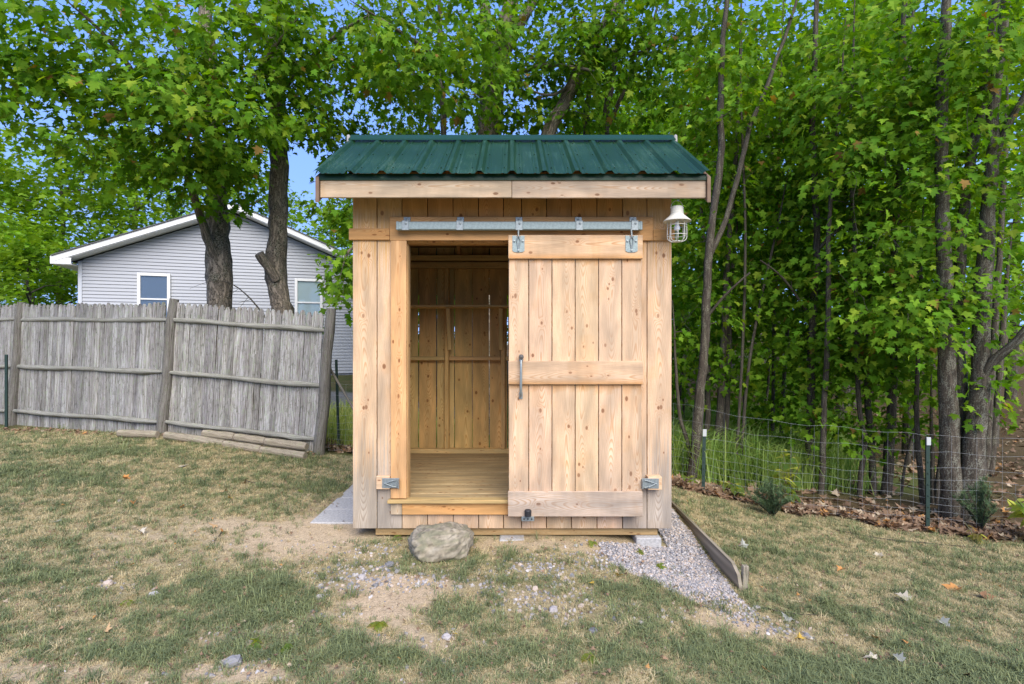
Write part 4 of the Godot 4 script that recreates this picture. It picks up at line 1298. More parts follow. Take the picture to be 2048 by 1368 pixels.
	grow("young_maple", "wavy thin sapling bulging left low down behind the wire", 1, [
		[[4.00,-0.57,-6.20,0.031],[3.99,-0.08,-6.20,0.028],[4.04,0.32,-6.20,0.027],[3.98,0.72,-6.20,0.026],[3.96,1.18,-6.20,0.025],[3.94,1.98,-6.20,0.023],[3.92,2.84,-6.20,0.021],[3.87,3.70,-6.20,0.017],[3.91,4.73,-6.20,0.012],[3.94,5.76,-6.20,0.003]]],
		[[3.90,1.41,-6.48,0.60,0.40,0.50,25],[3.73,0.56,-6.38,0.40,0.22,0.40,10],[4.05,2.33,-6.78,0.70,0.70,0.70,29],[4.10,3.41,-6.78,0.80,0.80,0.80,30],[4.23,4.61,-6.88,0.90,0.80,0.80,30]], 0.092, 1.00)
	grow("young_maple", "twin-stemmed dark maple left of the capped fence stake", 1, [
		[[4.36,-0.64,-6.30,0.071],[4.37,-0.22,-6.30,0.059],[4.40,0.36,-6.30,0.052],[4.43,1.06,-6.30,0.050],[4.45,1.99,-6.30,0.046],[4.47,2.86,-6.30,0.042],[4.52,3.79,-6.30,0.036],[4.55,4.73,-6.30,0.029],[4.58,5.83,-6.30,0.021],[4.60,7.23,-6.30,0.003]],
		[[4.24,-0.63,-6.30,0.042],[4.24,-0.12,-6.35,0.038],[4.24,0.46,-6.40,0.036],[4.23,1.05,-6.45,0.034],[4.29,2.00,-6.50,0.028],[4.35,3.10,-6.55,0.022],[4.42,4.21,-6.60,0.004]],
		[[4.50,-0.63,-6.30,0.017],[4.50,-0.09,-6.23,0.015],[4.54,0.38,-6.17,0.012],[4.58,0.62,-6.10,0.003]]],
		[[4.25,1.41,-6.58,0.70,0.45,0.60,31],[4.25,0.57,-6.28,0.42,0.25,0.40,13],[4.45,2.44,-6.78,0.80,0.70,0.80,34],[4.58,3.74,-6.88,0.90,0.80,0.90,36],[4.52,4.90,-6.88,1.00,0.80,0.90,34],[4.65,6.26,-6.98,1.40,1.00,1.20,9]], 0.090, 1.00)
	grow("young_maple", "small forked stems growing at the foot of the capped stake", 1, [
		[[4.52,-0.53,-5.90,0.035],[4.47,-0.11,-5.90,0.029],[4.43,0.32,-5.90,0.026],[4.41,0.76,-5.90,0.024],[4.43,1.41,-5.90,0.020],[4.45,2.18,-5.90,0.016],[4.49,3.05,-5.90,0.003]],
		[[4.62,-0.53,-5.90,0.031],[4.68,-0.07,-5.94,0.028],[4.76,0.42,-5.98,0.026],[4.83,1.08,-6.02,0.022],[4.79,1.86,-6.06,0.016],[4.78,2.65,-6.10,0.003]],
		[[4.58,-0.53,-5.90,0.024],[4.65,-0.03,-5.98,0.022],[4.71,0.51,-6.07,0.020],[4.76,1.30,-6.15,0.004]]],
		[[4.30,1.26,-6.28,0.55,0.40,0.50,25],[4.43,2.16,-6.38,0.65,0.60,0.60,23],[4.56,3.05,-6.48,0.70,0.70,0.70,25]], 0.090, 1.00)
	grow("maple_tree", "big lichen-spotted maple with three stems at the right edge of the lawn", 2, [
		[[4.44,-0.40,-5.45,0.118],[4.43,-0.04,-5.45,0.098],[4.41,0.41,-5.45,0.086],[4.39,1.02,-5.45,0.079],[4.37,1.67,-5.45,0.071],[4.35,2.33,-5.45,0.063],[4.34,2.93,-5.45,0.057],[4.32,3.53,-5.45,0.053],[4.33,4.19,-5.45,0.051],[4.37,4.84,-5.45,0.043],[4.41,5.70,-5.45,0.031],[4.44,6.96,-5.45,0.004]],
		[[4.61,-0.43,-5.57,0.088],[4.63,0.23,-5.57,0.060],[4.62,1.01,-5.57,0.056],[4.60,1.73,-5.57,0.052],[4.62,2.34,-5.57,0.050],[4.64,2.81,-5.57,0.048],[4.69,3.22,-5.57,0.044],[4.77,3.58,-5.57,0.042],[4.83,3.99,-5.57,0.040],[4.92,4.56,-5.57,0.036],[5.02,5.33,-5.57,0.028],[5.18,6.57,-5.57,0.004]],
		[[4.53,-0.38,-5.40,0.125],[4.58,0.12,-5.40,0.105],[4.64,0.67,-5.40,0.093],[4.68,1.22,-5.40,0.082],[4.69,1.82,-5.40,0.074],[4.73,2.42,-5.40,0.066],[4.76,2.92,-5.40,0.060],[4.80,3.42,-5.40,0.054],[4.81,3.97,-5.40,0.049],[4.90,4.56,-5.40,0.043],[4.97,5.31,-5.40,0.031],[5.07,6.56,-5.40,0.003]],
		[[4.68,1.12,-5.40,0.054],[4.71,1.31,-5.30,0.046],[4.79,1.45,-5.20,0.041],[4.88,1.64,-5.10,0.037],[5.06,1.89,-5.00,0.029],[5.28,2.24,-4.90,0.003]],
		[[4.82,3.23,-5.45,0.035],[4.86,3.55,-5.35,0.031],[4.93,3.82,-5.25,0.026],[5.07,4.23,-5.15,0.019],[5.26,4.69,-5.05,0.003]],
		[[4.39,1.42,-5.45,0.024],[4.35,1.73,-5.58,0.020],[4.35,2.10,-5.70,0.018],[4.29,2.38,-5.83,0.013],[4.05,2.79,-5.95,0.003]]],
		[[3.97,2.24,-5.50,0.70,0.55,0.50,26],[4.07,1.69,-5.30,0.60,0.40,0.40,15],[3.92,3.35,-5.80,0.90,0.80,0.80,49],[4.33,3.74,-5.60,0.90,0.80,0.80,49],[4.65,3.10,-5.50,0.80,0.90,0.80,41],[4.65,2.06,-5.50,0.55,0.60,0.60,24],[4.35,4.64,-5.80,1.20,0.70,1.00,55],[4.65,4.33,-5.50,1.00,0.80,1.00,41],[4.70,1.06,-5.60,0.35,0.30,0.40,9],[3.87,4.31,-6.00,0.90,0.70,0.80,35],[4.62,6.16,-6.00,2.40,1.50,2.00,19],[3.79,1.70,-5.50,0.40,0.30,0.40,9]], 0.086, 1.00)
	grow("young_maple", "dark pair of stems right of the lichen-spotted maple", 1, [
		[[6.63,-0.79,-7.60,0.054],[6.67,-0.02,-7.60,0.048],[6.71,0.69,-7.60,0.045],[6.79,1.81,-7.60,0.042],[6.86,3.00,-7.60,0.036],[6.93,4.20,-7.60,0.030],[6.97,5.60,-7.60,0.005]],
		[[6.70,-0.79,-7.60,0.048],[6.80,-0.03,-7.65,0.042],[6.92,0.82,-7.70,0.039],[7.05,1.96,-7.75,0.033],[7.21,3.19,-7.80,0.005]]],
		[[6.86,2.37,-8.18,0.80,0.80,0.80,30],[6.93,3.85,-8.18,1.00,0.90,0.90,33],[6.90,0.97,-8.08,0.40,0.35,0.40,12],[7.18,5.57,-8.38,1.10,1.00,1.00,28]], 0.090, 1.00)

# trees deeper in the wood and beyond the house: a trunk and a crown of leafy sprays
func far_tree(label: String, group: String, x: float, d: float, h: float, low: float, wide: float, n: int, r0: float, tint: Color, kind := 1, lean := 0.0, fine := 1.0) -> void:
	var r := RandomNumberGenerator.new()
	r.seed = int(x * 131.0 + d * 977.0) + 5000
	var at := Vector3(x, gh(x, -d), -d)
	var t := base("forest_tree", at, label, "tree", group)
	var pts := []
	for k in 7:
		var f := k / 6.0
		pts.append([lean * f * h + 0.12 * sin(k * 1.9 + x) * f, -0.1 + f * h * 0.95, 0.1 * cos(k * 1.4 + d) * f, r0 * (1.0 - 0.85 * f)])
	put("trunk", tube(smooth(pts, 2), 8, 0.1, true, 0.5), M["bark%d" % kind], t)
	for k in 9:
		var f := r.randf_range(low / h, 0.9)
		var a := r.randf() * TAU
		var l := wide * r.randf_range(0.4, 0.85)
		var o := Vector3(lean * f * h, f * h * 0.95, 0)
		var e := o + Vector3(cos(a) * l, l * r.randf_range(0.1, 0.7), sin(a) * l)
		var br := begin()
		add_tube(br, [[o.x, o.y, o.z, r0 * 0.3], [(o.x + e.x) * 0.5, (o.y + e.y) * 0.5 + 0.1, (o.z + e.z) * 0.5, r0 * 0.2], [e.x, e.y, e.z, 0.008]], 5, 0.0, false, 0.5)
		put("branch", br.commit(), M["bark%d" % kind], t)
	var clumps := []
	for k in int(n / 9.0) + 1:
		var f := pow(r.randf(), 0.8)
		var a := r.randf() * TAU
		var prof := sqrt(maxf(0.05, 1.0 - pow(2.0 * f - 0.9, 2.0)))
		var rr := wide * prof * sqrt(r.randf())
		clumps.append(Vector3(lean * h * f + cos(a) * rr, lerpf(low, h, f), sin(a) * rr))
	var xf := []
	var cols := []
	for k in n:
		var c: Vector3 = clumps[k % clumps.size()]
		var p := c + Vector3(r.randfn(), r.randfn() * 0.55, r.randfn()) * 0.42 * fine
		var s := r.randf_range(0.75, 1.3) * fine
		xf.append(Transform3D((Basis(Vector3.UP, r.randf() * TAU) * Basis(Vector3.RIGHT, r.randf_range(-0.4, 0.6))).scaled(Vector3(s, s, s)), p))
		var j := r.randf_range(0.75, 1.2)
		cols.append(Color(tint.r * j * r.randf_range(0.9, 1.15), tint.g * j, tint.b * j))
	scatter("crown", spray_mesh, M.leaf, xf, cols, t)

func make_far_trees() -> void:
	var green := Color(0.18, 0.35, 0.028)
	var light := Color(0.22, 0.38, 0.035)
	var pale := light
	# beyond the house and the left end of the fence
	far_tree("pale sunlit tree with a spreading crown at the left edge, beyond the fence", "trees beyond the house", -20.6, 20.0, 9.0, 2.6, 3.0, 420, 0.16, pale, 2, 0.0, 1.15)
	far_tree("yellow-green leafy tree left of the house gable", "trees beyond the house", -19.2, 23.0, 10.0, 2.0, 3.2, 520, 0.2, pale, 2, 0.0, 1.2)
	far_tree("darker green tree rising behind the house's left eave", "trees beyond the house", -19.2, 27.5, 11.5, 2.2, 3.6, 560, 0.24, light, 0, 0.0, 1.3)
	far_tree("tall tree filling the gap behind the left slope of the house roof", "trees beyond the house", -15.2, 31.0, 11.8, 3.0, 3.4, 460, 0.24, light, 0, 0.0, 1.3)
	far_tree("low bushy tree between the fence top and the house corner", "trees beyond the house", -16.9, 19.0, 4.6, 0.8, 1.7, 260, 0.12, light, 1, 0.0, 1.0)
	far_tree("feathery pale tree top above the house's right eave, beside the shed", "trees beyond the house", -9.9, 30.0, 8.0, 2.0, 1.9, 240, 0.16, pale, 1, 0.0, 1.0)
	far_tree("bushy tree far beyond the left end of the fence, outside the lawn", "trees beyond the house", -26.5, 27.0, 11.0, 1.0, 4.0, 520, 0.24, light, 1, 0.0, 1.4)
	# the wood behind and to the right of the shed
	var spots := [[-3.4, 15.5, 6.5], [-0.8, 14.0, 6.0], [1.3, 17.0, 7.5], [3.2, 15.6, 8.0], [5.1, 16.2, 9.0], [6.8, 13.6, 10.0], [7.6, 10.4, 10.0], [8.9, 14.6, 12.0], [10.5, 11.8, 11.0], [11.0, 17.5, 14.0], [13.6, 15.4, 13.0], [9.1, 8.4, 9.0], [4.2, 20.5, 11.0], [8.0, 21.5, 13.0], [13.0, 21.0, 15.0], [17.5, 19.0, 14.0], [0.2, 23.0, 8.5], [-4.2, 22.5, 8.0], [5.8, 27.0, 14.0], [12.5, 28.0, 17.0], [19.5, 26.0, 16.0], [24.0, 30.0, 16.0], [-1.6, 30.0, 10.0]]
	spots.sort_custom(func(a, b): return a[0] / a[1] < b[0] / b[1])
	var nth := ["leftmost", "second from the left", "third from the left", "fourth from the left", "fifth from the left", "sixth from the left", "seventh from the left", "eighth from the left", "ninth from the left", "tenth from the left", "eleventh from the left", "twelfth from the left", "twelfth from the right", "eleventh from the right", "tenth from the right", "ninth from the right", "eighth from the right", "seventh from the right", "sixth from the right", "fifth from the right", "fourth from the right", "third from the right", "second from the right", "rightmost"]
	var at := -1
	var k0 := 0
	for s in [[2.9, 9.2], [4.0, 8.7], [5.2, 9.6], [6.3, 8.6], [3.6, 11.2], [5.1, 12.0], [7.3, 9.8], [1.9, 10.6]]:
		far_tree("leafy low sapling in the meadow behind the wire, " + ["leftmost but one", "fourth from the left", "fifth from the left", "second from the right", "third from the left", "sixth from the left", "rightmost", "leftmost"][k0] + " of its kind", "low saplings in the meadow", s[0], s[1], 4.2, 0.8, 1.1, 110, 0.03, green, 1, rf(-0.06, 0.06), 0.85)
		k0 += 1
	for s in spots:
		at += 1
		var d: float = s[1]
		var near := d < 12.0
		far_tree(("slim" if near else ("tall" if d < 20.0 else "tall distant")) + " forest tree behind the saplings, " + nth[at] + " of the back trees", "trees deeper in the wood", s[0], d, s[2], 1.6 if near else (2.0 if d < 20.0 else 0.8), 1.5 if near else (2.2 if d < 20.0 else 3.4), 110 if near else (190 if d < 20.0 else 340), rf(0.07, 0.10) if near else rf(0.11, 0.2), green if near else light.lerp(green, rng.randf()), 1 if rng.randf() < 0.6 else 2, rf(-0.05, 0.05), 0.95 if near else (1.15 if d < 20.0 else 1.6))

# -------------------------------------------------------------------- small things
func make_lantern() -> void:
	var o := base("hanging_lantern", Vector3(1.205, 2.232, -3.95), "cream metal cage lantern hanging from the shed's right eave", "lantern")
	put("shade", lathe([[0.0, 0.275], [0.040, 0.274], [0.047, 0.268], [0.046, 0.252], [0.049, 0.249], [0.047, 0.232], [0.050, 0.228], [0.049, 0.214], [0.060, 0.200], [0.072, 0.190], [0.090, 0.174], [0.106, 0.160], [0.106, 0.156], [0.070, 0.160], [0.0, 0.162]], 28), M.cream, o)
	for k in 8:
		var a := TAU * k / 8.0 + 0.2
		var pts := []
		for q in [[0.070, 0.16], [0.072, 0.10], [0.073, 0.04], [0.066, 0.016], [0.048, 0.004], [0.02, 0.0]]: pts.append([cos(a) * q[0], q[1], sin(a) * q[0], 0.0032])
		put("cage_bar", tube(smooth(pts, 2), 6), M.cream, o)
	for h in [0.125, 0.050]:
		var ring := []
		for k in 25: ring.append([cos(TAU * k / 24.0) * 0.074, h, sin(TAU * k / 24.0) * 0.074, 0.003])
		put("cage_ring", tube(ring, 6, 0.0, false), M.cream, o)
	put("base_disc", lathe([[0.0, 0.006], [0.03, 0.006], [0.032, 0.002], [0.03, -0.003], [0.0, -0.003]], 16), M.cream, o)
	var hd := []
	for k in 13:
		var a := PI * k / 12.0
		hd.append([cos(a) * 0.047, 0.262 + maxf(0.0, sin(a)) * 0.058, 0.0, 0.0028])
	put("bail_handle", tube(hd, 6), M.cream, o)
	for s in [-1.0, 1.0]: put("handle_knob", lathe([[0.0, 0.008], [0.006, 0.006], [0.007, 0.0], [0.0, -0.002]], 10), M.cream, o, Vector3(s * 0.047, 0.26, 0))
	put("hook", tube(smooth([[0.02, 0.40, 0.0, 0.003], [0.02, 0.34, 0.0, 0.003], [0.012, 0.314, 0.0, 0.003], [0.004, 0.318, 0.0, 0.003]], 3), 6), M.wire, o)
	o.scale = Vector3(0.94, 0.94, 0.94)
	put("bulb", lathe([[0.0, 0.158], [0.016, 0.155], [0.016, 0.130], [0.024, 0.110], [0.022, 0.092], [0.0, 0.082]], 14), simple(Color(0.9, 0.92, 0.95, 0.2), 0.05), o)

func lump(st: SurfaceTool, s: Vector3, rough: float, seed_: float, rings := 10, seg := 16, flat := 0.0) -> void:
	var g := []
	for i in rings + 1:
		var row := []
		var a := PI * i / rings
		for k in seg:
			var b := TAU * k / seg
			var p := Vector3(sin(a) * cos(b), cos(a), sin(a) * sin(b))
			var q := Vector3(signf(p.x) * pow(absf(p.x), 1.0 - flat), signf(p.y) * pow(absf(p.y), 1.0 - flat), signf(p.z) * pow(absf(p.z), 1.0 - flat))
			q *= 1.0 + rough * (noise.get_noise_3d(p.x * 1.1 + seed_, p.y * 1.1, p.z * 1.1) + 0.45 * noise.get_noise_3d(p.x * 3.4 + seed_, p.y * 3.4 + 7.0, p.z * 3.4))
			row.append(q * s)
		g.append(row)
	for i in rings:
		for k in seg:
			var k2 := (k + 1) % seg
			for t in [[g[i][k], g[i][k2], g[i + 1][k2]], [g[i][k], g[i + 1][k2], g[i + 1][k]]]:
				var n: Vector3 = t[0] + t[1] + t[2]
				tri(st, t[0], t[1], t[2], n, Vector2(t[0].x, t[0].y), Vector2(t[1].x, t[1].y), Vector2(t[2].x, t[2].y))

func smooth_lump(s: Vector3, rough: float, seed_: float, rings: int, seg: int, flat: float) -> ArrayMesh:
	var st := begin()
	st.set_smooth_group(0)
	for i in rings + 1:
		var a := PI * i / rings
		for k in seg + 1:
			var b := TAU * (k % seg) / seg
			var p := Vector3(sin(a) * cos(b), cos(a), sin(a) * sin(b))
			var q := Vector3(signf(p.x) * pow(absf(p.x), 1.0 - flat), signf(p.y) * pow(absf(p.y), 1.0 - flat), signf(p.z) * pow(absf(p.z), 1.0 - flat))
			q *= 1.0 + rough * (noise.get_noise_3d(p.x * 1.1 + seed_, p.y * 1.1, p.z * 1.1) + 0.30 * noise.get_noise_3d(p.x * 3.4 + seed_, p.y * 3.4 + 7.0, p.z * 3.4) + 0.30 * noise.get_noise_3d(p.x * 8.0, p.y * 11.0 + seed_, p.z * 8.0))
			var m1 := noise.get_noise_3d(p.x * 1.6 + 20.0, p.y * 2.6, p.z * 1.6)
			var m2 := noise.get_noise_3d(p.x * 5.0 - 9.0, p.y * 8.0, p.z * 5.0)
			var hue := Vector3(0.39, 0.325, 0.225).lerp(Vector3(0.47, 0.41, 0.30), clampf(m1 * 1.6 + 0.4, 0, 1)).lerp(Vector3(0.17, 0.145, 0.10), clampf(m2 * 2.6 - 0.15, 0, 0.85)).lerp(Vector3(0.25, 0.245, 0.15), clampf(-m1 * 2.2, 0, 0.7))
			st.set_color(Color(hue.x, hue.y, hue.z))
			st.set_uv(Vector2(float(k) / seg, float(i) / rings))
			st.add_vertex(q * s)
	for i in rings:
		for k in seg:
			var v := i * (seg + 1) + k
			for t in [v, v + 1, v + seg + 2, v, v + seg + 2, v + seg + 1]: st.add_index(t)
	st.generate_normals()
	return st.commit()

func make_boulder() -> void:
	var o := put("boulder", smooth_lump(Vector3(0.222, 0.120, 0.19), 0.17, 3.7, 44, 80, 0.24), M.stone, self, Vector3(-0.51, gh(-0.51, -3.86) + 0.070, -3.86), Vector3(0.0, 0.25, 0.03))
	tag(o, "rounded grey-green boulder serving as a step below the shed doorway", "boulder")
	var k := 0
	for b in [[-0.02, -4.16], [1.02, -4.2]]:
		var y := gh(b[0], b[1])
		var q := put("concrete_block", bevel(Vector3(0.19, 0.10, 0.19), 0.006), M.concrete, self, Vector3(b[0] + 0.02, 0.014 - 0.052, b[1]))
		tag(q, ["concrete block under the middle of the shed's front edge", "concrete block under the shed's right front corner"][k], "block", "blocks carrying the shed")
		k += 1

func make_pavers() -> void:
	for k in 4:
		var d := 4.41 + k * 0.352
		var q := put("paving_slab", bevel(Vector3(0.41, 0.05, 0.348), 0.006), M.concrete, self, Vector3(-1.445, 0.005, -d - 0.174), Vector3(0, rf(-0.006, 0.006), 0))
		tag(q, ["grey paving slab beside the shed, nearest of its row", "grey paving slab second from the front along the shed's left side", "grey paving slab third from the front along the shed's left side", "grey paving slab at the far end of the row by the shed"][k], "paving slab", "slabs along the shed's left side", "thing")

func make_edging() -> void:
	var o := base("edging_board", Vector3(1.51, -0.1, -4.45), "weathered plank on edge holding the gravel at the shed's right side", "edging board")
	# side view: level top, the near end cut down at a slant
	var pl := PackedVector2Array([Vector2(-5.85, -0.28), Vector2(-5.85, -0.005), Vector2(-3.70, -0.005), Vector2(-3.60, -0.05), Vector2(-3.50, -0.28)])
	put("plank", slab(pl, -0.011, 0.011, Color(0.80, 0.70, 0.54), 3, 8.0, 0.3, 0.6, 9.0), M.fence, o, Vector3(0, 0.1, 4.45), Vector3(0, -PI / 2, 0))
	put("stake", bevel(Vector3(0.04, 0.36, 0.036), 0.004, Color(0.86, 0.78, 0.62), 3), M.fence, o, Vector3(0.040, -0.07, 0.84), Vector3(0, 0, -0.04))

func make_logs() -> void:
	var L := [
		["short peeled log lying alone left of the middle fence post", [-4.98, 0.27, -6.86], [-4.50, 0.25, -6.86], .05],
		["long log on the ground just right of the middle fence post", [-4.36, 0.25, -6.82], [-3.55, 0.175, -6.66], .05],
		["middle log of the bottom row against the fence", [-3.53, 0.17, -6.65], [-3.04, 0.125, -6.54], .05],
		["bottom log at the right end against the leaning fence post", [-3.02, 0.12, -6.53], [-2.45, 0.075, -6.40], .05],
		["upper log at the left end of the stacked row by the fence", [-3.85, 0.285, -6.76], [-3.44, 0.25, -6.70], .05],
		["upper log in the middle of the stacked row by the fence", [-3.42, 0.247, -6.70], [-3.02, 0.21, -6.62], .05],
		["upper log at the right end touching the leaning fence post", [-3.00, 0.208, -6.61], [-2.47, 0.165, -6.50], .053]]
	for l in L:
		var a := Vector3(l[1][0], l[1][1], l[1][2])
		var b := Vector3(l[2][0], l[2][1], l[2][2])
		var pts := []
		for k in 7:
			var p := a.lerp(b, k / 6.0)
			pts.append([p.x - a.x, p.y - a.y, p.z - a.z, l[3] * (1.0 + rf(-0.06, 0.06)) * (0.93 if k == 0 or k == 6 else 1.0)])
		var o := base("log", Vector3(a.x, a.y + 0.075, a.z), l[0], "log", "logs along the foot of the fence")
		put("log_body", tube(pts, 12, 0.07, false, 0.5, Color(0.86, 0.76, 0.60)), M.fence, o)
		for e in [0, 6]:
			var p: Array = pts[e]
			var dir := (b - a).normalized() * (1.0 if e else -1.0)
			var st := begin(Color(0.52, 0.44, 0.33))
			var c := Vector3(p[0], p[1], p[2])
			add_tube(st, [[c.x - dir.x * 0.01, c.y - dir.y * 0.01, c.z - dir.z * 0.01, p[3] * 0.97], [c.x + dir.x * 0.004, c.y + dir.y * 0.004, c.z + dir.z * 0.004, p[3] * 0.95]], 12)
			put("sawn_end", st.commit(), M.grain, o)

func stake(label: String, x: float, d: float, h: float, cap: bool, lean := 0.0) -> void:
	var o := base("fence_stake", Vector3(x, gh(x, -d), -d), label, "stake", "steel stakes of the wire fence")
	o.rotation.z = lean
	var pl := PackedVector2Array([Vector2(-0.018, 0.004), Vector2(0.018, 0.004), Vector2(0.018, -0.001), Vector2(0.004, -0.001), Vector2(0.003, -0.03), Vector2(-0.003, -0.03), Vector2(-0.004, -0.001), Vector2(-0.018, -0.001)])
	var m := slab(pl, 0.2, -h)
	put("post", m, M.green_steel, o, Vector3.ZERO, Vector3(PI / 2, 0, 0))
	if cap: put("tip", bevel(Vector3(0.04, 0.075, 0.012), 0.002), simple(lin(0.45, 0.47, 0.46), 0.5), o, Vector3(0, h - 0.037, 0.009))
	for k in 6: put("stud", bevel(Vector3(0.012, 0.008, 0.012), 0.002), M.green_steel, o, Vector3(0, 0.12 + k * (h - 0.25) / 6.0, 0.008))

func wire_run(label: String, a: Vector2, b: Vector2, h: float) -> void:
	var mid := (a + b) * 0.5
	var o := base("wire_fence", Vector3(mid.x, gh(mid.x, mid.y), mid.y), label, "wire fence", "woven wire fence panels")
	var rows := [0.0, 0.07, 0.14, 0.21, 0.28, 0.36, 0.45, 0.56, 0.70, 0.86]
	var L := a.distance_to(b)
	for f in rows:
		if f > h: continue
		var pts := []
		for k in 13:
			var p := a.lerp(b, k / 12.0)
			pts.append([p.x - o.position.x, gh(p.x, p.y) - o.position.y + 0.03 + f + 0.012 * sin(k * 1.7 + f * 9.0), p.y - o.position.z, 0.0008])
		put("line_wire", tube(pts, 4, 0.0, false), M.wire, o)
	var st := begin()
	var n := int(L / 0.10)
	for k in n + 1:
		var p := a.lerp(b, float(k) / n)
		var y := gh(p.x, p.y) - o.position.y + 0.03
		var top := minf(h, 0.45 if k % 2 else 0.86)
		add_tube(st, [[p.x - o.position.x, y, p.y - o.position.z, 0.0008], [p.x - o.position.x + 0.006, y + top, p.y - o.position.z, 0.0008]], 4, 0.0, false)
	put("stay_wires", st.commit(), M.wire, o).set_meta("kind", "stuff")

func make_wire_fence() -> void:
	stake("blue-green steel stake among the stems at the end of the gravel", 2.02, 5.72, 0.68, true, -0.02)
	stake("dark steel stake with a white tip left of the lichen-spotted maple", 3.92, 5.10, 0.88, true)
	stake("dark green steel stake standing against the left fence post", -7.22, 7.72, 1.05, false)
	stake("thin black steel stake between the fence end and the shed", -2.32, 7.25, 1.18, false, 0.03)
	wire_run("woven wire strung between the two right-hand stakes below the saplings", Vector2(2.02, -5.74), Vector2(3.92, -5.12), 0.9)
	wire_run("woven wire running behind the shed's right corner to the first stake", Vector2(0.9, -6.5), Vector2(2.02, -5.74), 0.9)
	wire_run("woven wire running past the lichen-spotted maple out of view", Vector2(3.92, -5.12), Vector2(6.2, -4.6), 0.9)
	wire_run("woven wire in the gap between the leaning fence post and the shed", Vector2(-2.34, -6.9), Vector2(-0.9, -7.5), 0.9)
	var o := put("brace_rail", tube([[0, 0, 0, 0.016], [0.45, -0.62, 0.25, 0.016]], 8, 0.1, true, 0.5, Color(0.45, 0.42, 0.38)), M.fence, self, Vector3(-2.30, 1.16, -6.85))
	tag(o, "thin dark rail slanting down from the leaning fence post", "rail")

func pebble(seed_: float) -> ArrayMesh:
	var st := begin()
	var pts := []
	var t := (1.0 + sqrt(5.0)) / 2.0
	for v in [[-1, t, 0], [1, t, 0], [-1, -t, 0], [1, -t, 0], [0, -1, t], [0, 1, t], [0, -1, -t], [0, 1, -t], [t, 0, -1], [t, 0, 1], [-t, 0, -1], [-t, 0, 1]]:
		var p := Vector3(v[0], v[1], v[2]).normalized()
		pts.append(p * (1.0 + 0.75 * noise.get_noise_3d(p.x * 0.9 + seed_, p.y * 0.9, p.z * 0.9)) * Vector3(1, 0.72, 0.85))
	for f in [[0, 11, 5], [0, 5, 1], [0, 1, 7], [0, 7, 10], [0, 10, 11], [1, 5, 9], [5, 11, 4], [11, 10, 2], [10, 7, 6], [7, 1, 8], [3, 9, 4], [3, 4, 2], [3, 2, 6], [3, 6, 8], [3, 8, 9], [4, 9, 5], [2, 4, 11], [6, 2, 10], [8, 6, 7], [9, 8, 1]]:
		tri(st, pts[f[0]], pts[f[1]], pts[f[2]], pts[f[0]] + pts[f[1]] + pts[f[2]])
	return st.commit()

func pebble_color() -> Color:
	var p := rng.randf()
	var c := Color(0.34, 0.31, 0.29)
	if p < 0.28: c = Color(0.21, 0.205, 0.205)
	elif p < 0.48: c = Color(0.42, 0.34, 0.27)
	elif p < 0.60: c = Color(0.46, 0.43, 0.40)
	elif p < 0.66: c = Color(0.16, 0.16, 0.18)
	var j := rf(0.8, 1.2)
	return Color(c.r * j, c.g * j, c.b * j)

func shed_foot(x: float, z: float) -> bool:
	return x > -1.2 and x < 1.2 and z < -4.14 and z > -5.98

